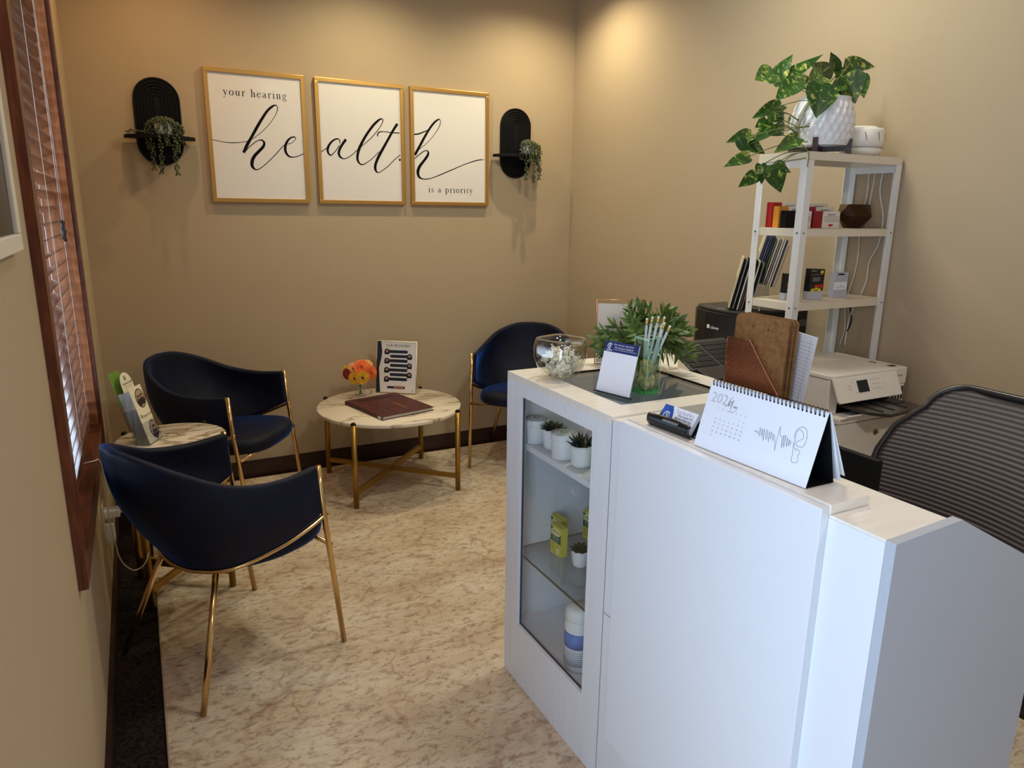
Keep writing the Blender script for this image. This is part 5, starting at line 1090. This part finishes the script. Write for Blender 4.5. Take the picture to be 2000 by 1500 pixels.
# battery cartons on the lower shelf
LZ3=1.2226
def carton(label,x,y,w,h,kind,rz=0):
    c=thing('battery_carton',label,'carton',(x,y,LZ3),0,'hearing accessory cartons on the lower shelf'); d=.024
    T=rot_frame((x,y,LZ3),(math.cos(rz),math.sin(rz),0),(0,0,1))
    obj('carton_body',MB().prism([(0,0),(w,0),(w*.98,h*.25),(w,h*.97),(w*.06,h),(w*.03,h*.3)],-d,0,'z',T),M_blackgloss if kind!='silver' else M_silver,c)
    obj('silver_foot',MB().box(-.0005,w+.0005,0,h*.27,-d-.0005,.0006,T),M_silver,c)
    if kind=='red':
        obj('red_stripe',rect(T,w*.05,w,h*.50,h*.545,.0008),M_red,c); m=MB()
        for (a,b) in ((.2,.62),(.2,.40),(.75,.72),(.75,.35),(.5,.33)): arcs(T,w*a,h*b,.0035,.0014,0,6.28,.0008,m)
        rect(T,w*.3,w*.8,h*.88,h*.905,.0008,m)
        obj('button_print',m,mat('pale_print',(200,200,196),.5),c)
    if kind=='yellow':
        obj('yellow_badge',disc(T,w*.80,h*.88,.009,.0009,None,14,.007),mat('yellow_badge',(224,196,44),.5),c)
        m=MB(); m.add([T@Vector(p) for p in ((w*.35,h*.42,.0008),(w,h*.36,.0008),(w,h*.48,.0008),(w*.4,h*.48,.0008))],[(0,1,2,3)]); obj('red_swoosh',m,M_red,c)
        m=MB(); 
        for a in (.22,.35,.5,.65,.78): disc(T,w*a,h*(.30+.05*(a==.5)+.02*(a in(.35,.65))),.006,.0010,m,8,.007)
        obj('battery_picture',m,mat('yellow_badge',(224,196,44),.5),c)
        m=MB(); rect(T,w*.08,w*.42,h*.92,h*.935,.0008,m)
        for k in range(4): rect(T,w*.22,w*.72,h*(.70-.035*k),h*(.708-.035*k),.0008,m)
        rect(T,w*.08,w*.9,h*.80,h*.805,.0008,m); obj('small_print',m,mat('pale_print',(200,200,196),.5),c)
    if kind=='silver':
        obj('hang_slot',disc(T,w*.45,h*.90,w*.28,.0008,None,16,h*.03),M_black,c)
        obj('white_band',rect(T,0,w*.92,h*.30,h*.60,.0008),M_page,c)
        m=MB(); m.ribbon([(w*.12,h*.38,.0011),(w*.25,h*.43,.0011),(w*.33,h*.35,.0011),(w*.45,h*.50,.0011),(w*.55,h*.38,.0011),(w*.68,h*.42,.0011),(w*.80,h*.34,.0011)],lambda p:T@Vector((p[0],p[1],.0012)),4)
        obj('tube_drawing',m,M_ink,c)
        obj('side_panel',MB().box(w+.0006,w+.0022,h*.02,h*.96,-d,0,T),M_black,c)
carton('black carton with a red stripe half hidden by the front left upright',2.372,-2.285,.058,.100,'red')
carton('tall black carton with a yellow badge in the middle of the lower shelf',2.468,-2.310,.082,.118,'yellow')
carton('silver carton with a tube drawing at the right of the lower shelf',2.628,-2.295,.080,.100,'silver')
# card terminal / large black device
cb=thing('black_device','large black rounded device on the credenza behind the shelf unit','appliance',(2.57,-1.9,CRZ))
z0,z1=CRZ+.0005,1.145
left=[(2.42,-1.752),(2.385,-1.80),(2.362,-1.88),(2.356,-1.95),(2.366,-2.02),(2.388,-2.060)]
poly=left+[(2.775,-2.066),(2.775,-1.752)]
obj('housing',MB().prism(poly,z0,z1-.012,'z'),M_blackgloss,cb,bevel=.004)
obj('top_plate',MB().prism([(p[0]+(.012 if i<6 else 0),p[1]) for i,p in enumerate(poly)],z1-.0115,z1,'z'),M_darkgrey,cb,bevel=.003)
T=rot_frame((2.357,-1.905,1.062),(0,-1,0),(0,0,1))
obj('logo_lettering',texts([('clover',.020,.022,.0)],T@Matrix.Translation((0,0,.0052))),M_page,cb)
m=MB()
for (a,b) in ((0.004,.009),(.012,.009),(.004,.001),(.012,.001)): rect(T@Matrix.Translation((0,0,.005)),a-.0035,a+.0035,b-.0005,b+.0065,.0006,m)
obj('square_emblem',m,M_page,cb)
TT_=Matrix.Translation((2.40,-1.93,z1+.0006)); m=MB(); arcs(TT_,0,0,.014,.0018,0,6.28,0,m); arcs(TT_,.0,0,.006,.0014,.5,4.5,0,m); 
for (a,b) in ((.01,.06),(.015,.10),(.02,-.06),(.03,-.10)): disc(TT_,a,b,.003,0,m,8)
obj('panel_icons',m,mat('icon_white',(220,220,214),.5),cb)
obj('side_port',MB().box(2.72,2.768,-2.0695,-2.0665,1.070,1.098),M_steel,cb)
# magazines in two leaning racks
def rack(name,label,x,y0,z,n,th,lean,L,wid,fan,grp,names,mats):
    c=thing(name,label,'magazine rack',(x,y0+wid/2,z))
    wd=Vector((.68,.73,0)); sd=Vector((.73,-.68,0)); d=sd*math.sin(lean)+Vector((0,0,math.cos(lean))); s=sd*math.cos(lean)-Vector((0,0,math.sin(lean)))
    W_=n*th+.012
    def bar(a0,a1,b0,b1,c0,c1,mm):
        v=[Vector((x,y0,z))+s*a+wd*(y-y0)+d*h for h in (b0,b1) for y in (c0,c1) for a in (a0,a1)]
        mm.add(v,[(0,2,3,1),(4,5,7,6),(0,1,5,4),(2,6,7,3),(0,4,6,2),(1,3,7,5)])
    m=MB(); bar(-.003,-.001,0,L*.62,y0-.002,y0+wid+.002,m); bar(W_,W_+.002,0,L*.9,y0-.002,y0+wid+.002,m); bar(-.003,W_+.002,-.002,0,y0-.002,y0+wid+.002,m)
    obj('acrylic_pocket',m,M_acrylic,c)
    for k in range(n):
        m=MB(); ll=L*(1-.012*((k*7)%4)); bar(.001+k*th*1.05,.001+k*th*1.05+th*.62,.001,ll,y0,y0+wid,m)
        o=obj('magazine',m,mats[k%len(mats)]); tag(o,names,'magazine',grp)
    return c
z1_=1.1462
mm_=[mat('mag_cream',(214,200,170),.5),M_black,mat('mag_grey',(120,118,116),.4),M_ink,mat('mag_white',(206,200,190),.4),M_darkgrey,mat('mag_brown',(120,84,60),.5),M_black]
rack('leaflet_rack','clear acrylic rack of dark magazines on the black device, lower left one',2.385,-1.985,z1_+.010,11,.0080,.20,.215,.13,0,'magazines leaning in the lower acrylic rack','thin glossy magazine leaning in the lower left acrylic rack',mm_)
mm2=[mat('mag_cream',(214,200,170),.5),mat('mag_navy',(54,56,96),.4),mat('mag_slate',(84,86,110),.4),mat('mag_navy',(54,56,96),.4),M_darkgrey,mat('mag_green',(96,110,70),.5),mat('mag_white',(206,200,190),.4),mat('mag_pink',(150,120,130),.5),mat('mag_white',(206,200,190),.4)]
rk=rack('leaflet_rack','clear acrylic rack of navy and white magazines behind the front left upright',2.515,-1.965,z1_+.115,11,.0085,.24,.205,.13,0,'magazines leaning in the upper acrylic rack','thin glossy magazine leaning in the upper acrylic rack behind the upright',mm2)
obj('riser',MB().box(2.535,2.538,-1.94,-1.86,z1_-.0005,z1_+.088).box(2.62,2.623,-1.98,-1.90,z1_-.0005,z1_+.088),M_acrylic,rk)
# stack of clear cups
cu=thing('plastic_cups','stack of upside-down clear plastic cups on the black device','cups',(2.522,-2.045,z1_))
m=MB()
for k in range(9): m.lathe([(.0365,.0005+k*.0062),(.0365,.004+k*.0062),(.034,.005+k*.0062)],(2.508,-2.042+.0,z1_),20)
m.lathe([(.034,.055),(.026,.115),(.001,.116)],(2.508,-2.042,z1_),20); obj('cup_stack',m,M_acrylic,cu)
# document scanner
ds=thing('document_scanner','black desktop document scanner with an open paper tray behind the display cabinet','scanner',(1.92,-2.47,CRZ))
obj('scanner_body',MB().prism([(-2.600,CRZ+.0005),(-2.600,1.012),(-2.575,1.036),(-2.50,1.052),(-2.455,1.040),(-2.43,.97),(-2.43,CRZ+.0005)],1.768,2.030,'x'),M_blackgloss,ds,bevel=.004)
T=rot_frame((1.750,-2.500,1.050),(1,0,0),(0,.93,.40))
def tray(a0,a1,b0,b1,t=.006,c=0): return MB().box(a0,a1,b0,b1,c-t,c,T)
obj('paper_tray',tray(0,.27,.0,.165),M_darkgrey,ds,bevel=.002)
m=MB()
for k in range(5): m.box(.012,.125,.014+k*.028,.034+k*.028,.0,.002,T).box(.140,.258,.014+k*.028,.034+k*.028,.0,.002,T)
obj('tray_ribs',m,M_blackgloss,ds)
obj('tray_extension',MB().prism([(.015,.165),(.105,.165),(.085,.255),(.02,.235)],-.005,-.001,'z',T),mat('grey_plastic',(96,88,74),.5),ds)
obj('side_guide',MB().prism([(0,0),(.11,0),(.10,.030),(.02,.036)],0,.020,'z',Matrix(((0,0,1,2.005),(T[1][1],T[1][2],0,-2.505),(T[2][1],T[2][2],0,1.053),(0,0,0,1)))),mat('grey_plastic',(96,88,74),.5),ds)
obj('brand_lettering',texts([('EPSON',.017,.055,.010)],rot_frame((1.775,-2.600,1.012),(1,0,0),(0,1,.96))@Matrix.Translation((0,.004,.0006))),M_page,ds)
o=obj('paper_box',MB().box(2.00,2.10,-2.30,-2.14,CRZ+.0005,1.050),M_shelfb,None,bevel=.001); tag(o,'plain white box behind the scanner on the credenza','box')
# clipboard holder
hz=CRZ+.0008
hm,nt,b_=nodes('rose_gold_mesh'); tc=N(nt,'ShaderNodeTexCoord'); 
w1_=N(nt,'ShaderNodeTexWave',bands_direction='DIAGONAL',Scale=58.0); w2_=N(nt,'ShaderNodeTexWave',bands_direction='Z',Scale=48.0)
nt.links.new(tc.outputs['Object'],w1_.inputs['Vector']); nt.links.new(tc.outputs['Object'],w2_.inputs['Vector'])
mx_=N(nt,'ShaderNodeMath',operation='MAXIMUM'); nt.links.new(w1_.outputs[0],mx_.inputs[0]); nt.links.new(w2_.outputs[0],mx_.inputs[1])
r_=ramp(nt,mx_.outputs[0],[(.66,(.12,.12,.12,1)),(.86,(1,1,1,1))]); nt.links.new(r_.outputs[0],b_.inputs['Alpha'])
b_.inputs['Base Color'].default_value=lin((178,112,84))+(1,); b_.inputs['Metallic'].default_value=.75; b_.inputs['Roughness'].default_value=.4
hdp=[(-2.612,hz),(-2.612,1.176),(-2.700,1.180),(-2.822,1.042),(-2.855,.985),(-2.855,hz)]
fh_=thing('file_holder','rose gold mesh file holder of clipboards on the credenza','file holder',(1.81,-2.73,hz))
sp=MB(); 
for x in (1.778,): sp.prism(hdp,x,x+.0012,'x')
obj('mesh_side',sp,hm,fh_)
obj('mesh_side',MB().prism(hdp,1.866,1.8672,'x'),hm,fh_)
obj('mesh_back',MB().box(1.7792,1.866,-2.613,-2.6118,hz,1.176).box(1.7792,1.866,-2.855,-2.613,hz,hz+.0012),hm,fh_)
m=MB()
for x in (1.7786,1.8666): m.tube([(x,a,b) for a,b in hdp],.0018,6,closed=True)
obj('edge_wire',m,M_copper,fh_)
for k in range(4):
    x=1.786+k*.0105; dy=(.0,.004,.0,-.004)[k]; T=rot_frame((x,-2.624+dy,hz+.0016),(0,-1,0),(.03,0,1)); Wc,Hc=.200,.318+.001*k
    poly=[(.0,.0),(Wc,0),(Wc,Hc-.012),(Wc-.004,Hc-.004),(Wc-.012,Hc),(.012,Hc),(.004,Hc-.004),(0,Hc-.012)]
    c=thing('clipboard',['hardboard clipboard at the front of the rose gold file holder','hardboard clipboard second from the front in the file holder','hardboard clipboard third from the front in the file holder','hardboard clipboard at the back of the rose gold file holder'][k],'clipboard',(x,-2.72,hz),0,'clipboards in the rose gold file holder')
    obj('board',MB().prism(poly,-.003,0,'z',T),M_hard,c)
    if k==0:
        m=disc(T,.070,Hc-.030,.0028,.0004,None,12); disc(T,.128,Hc-.032,.0034,.0004,m,12); obj('rivet_holes',m,mat('rivet_dark',(70,40,26),.5),c)
T=rot_frame((1.838,-2.640,hz+.002),(0,-1,0),(.05,0,1))@Matrix.Rotation(-.10,4,'Z')
o=thing('paper_form','white ruled paper forms sticking out behind the clipboards','paper',(1.84,-2.74,hz)); 
obj('sheets',MB().box(.006,.206,.022,.300,-.003,0,T),M_page,o)
m=MB()
for k in range(16): rect(T,.150,.200,.12+k*.0105,.1206+k*.0105,.0004,m)
rect(T,.150,.1507,.11,.29,.0004,m); rect(T,.188,.1887,.11,.29,.0004,m); obj('ruled_lines',m,mat('ruled_ink',(110,104,120),.7),o)
# monitor
mo=thing('computer_monitor','black monitor seen from behind on the reception desk worktop','monitor',(1.56,-3.07,.741))
obj('housing',MB().box(1.600,1.618,-3.272,-2.868,.775,1.020),M_black,mo,bevel=.004)
obj('screen',MB().box(1.6182,1.619,-3.264,-2.876,.785,1.012),M_blackgloss,mo)
obj('rear_bulge',MB().box(1.580,1.5998,-3.16,-2.98,.82,.94),M_black,mo,bevel=.006)
obj('stand',MB().box(1.566,1.5798,-3.10,-3.04,.745,.93).box(1.50,1.64,-3.16,-2.98,.7402,.747),M_black,mo,bevel=.002)
# office chair
oc=thing('office_chair','ribbed mesh-back office chair behind the reception desk at the right edge','office chair',(2.02,-3.24,0))
lean=math.atan2(.20,.47)
OT=rot_frame((1.965,-2.955,.60),(-.05,-1,0),(math.sin(lean),0,math.cos(lean)))
ow,oh=.50,.545
def bp_(a,b):   # curved back surface
    u=a/ow*2-1; cz_=-.045*(1-u*u); bz_=.05*math.sin(PI*min(1,max(0,b/oh))*1.0)-.02
    return OT@Vector((a,b,cz_+bz_))
outline=[]
R_=.10
def oc_(a,b): outline.append((a,b))
for k in range(9): t=PI+PI/2*k/8; oc_(.02+.07+.07*math.cos(t),.07+.07*math.sin(t))
for k in range(9): t=-PI/2+PI/2*k/8; oc_(ow-.02-.07+.07*math.cos(t),.07+.07*math.sin(t))
for b in (.14,.22,.30,.38): oc_(ow-.02+.02*math.sin(b*6)-.006*(b>.3),b)
for k in range(9): t=PI/2*k/8; oc_(ow-.055-.085+.085*math.cos(t),oh-.085+.085*math.sin(t))
for k in range(9): t=PI/2+PI/2*k/8; oc_(.055+.085+.085*math.cos(t),oh-.085+.085*math.sin(t))
for b in (.38,.30,.22,.14): oc_(.02-.02*math.sin(b*6)+.006*(b>.3),b)
def span(b):
    xs=[]
    n=len(outline)
    for i in range(n):
        (a0,b0),(a1,b1)=outline[i],outline[(i+1)%n]
        if (b0-b)*(b1-b)<=0 and b0!=b1: xs.append(a0+(a1-a0)*(b-b0)/(b1-b0))
    return min(xs),max(xs)
def mf(u,v):
    b=.003+(oh-.006)*v; a0,a1=span(b); return bp_(a0+(a1-a0)*u,b)
obj('mesh_back',MB().grid(mf,20,60),M_mesh,oc,solid=.004)
def pf(u,v):
    b=.05+(oh-.11)*v; a0,a1=span(b); a0+=.045;a1-=.045; q=bp_(a0+(a1-a0)*u,b); return q
obj('back_frame',MB().tube([bp_(a,b) for a,b in outline],.0095,10,closed=True),mat('chair_frame',(44,38,36),.28),oc)
obj('back_spine',MB().tube([OT@Vector((ow/2,.02,-.07)),OT@Vector((ow/2,.25,-.11)),(2.06,-3.21,.45)],.02,10),M_blackgloss,oc)
def seatf(u,v):
    a=2*PI*u; c_,s_=math.cos(a),math.sin(a); n=4; r=(abs(c_)**n+abs(s_)**n)**(-1/n); k=[0.001,.9,1.0,1.0,.93,.001][min(5,int(round(v*5)))]; z=[.43,.43,.45,.48,.495,.50][min(5,int(round(v*5)))]
    return Vector((1.945+.21*c_*r*k,-3.205+.235*s_*r*k,z))
obj('seat',MB().grid(seatf,36,5,cu=True),M_black,oc)
obj('gas_column',MB().tube([(1.96,-3.205,.09),(1.96,-3.205,.43)],.022,14),M_blackgloss,oc)
for k in range(5):
    a=k*2*PI/5+.35; e=Vector((1.96+.25*math.cos(a),-3.205+.25*math.sin(a),.065))
    l=obj('base_arm',MB().tube([(1.96,-3.205,.095),e],.016,10,rs=[.022,.013]),M_blackgloss,oc)
    obj('caster',MB().tube([e+Vector((-math.sin(a)*.016,math.cos(a)*.016,-.038)),e-Vector((-math.sin(a)*.016,math.cos(a)*.016,.038))],.026,14),M_darkgrey,l)
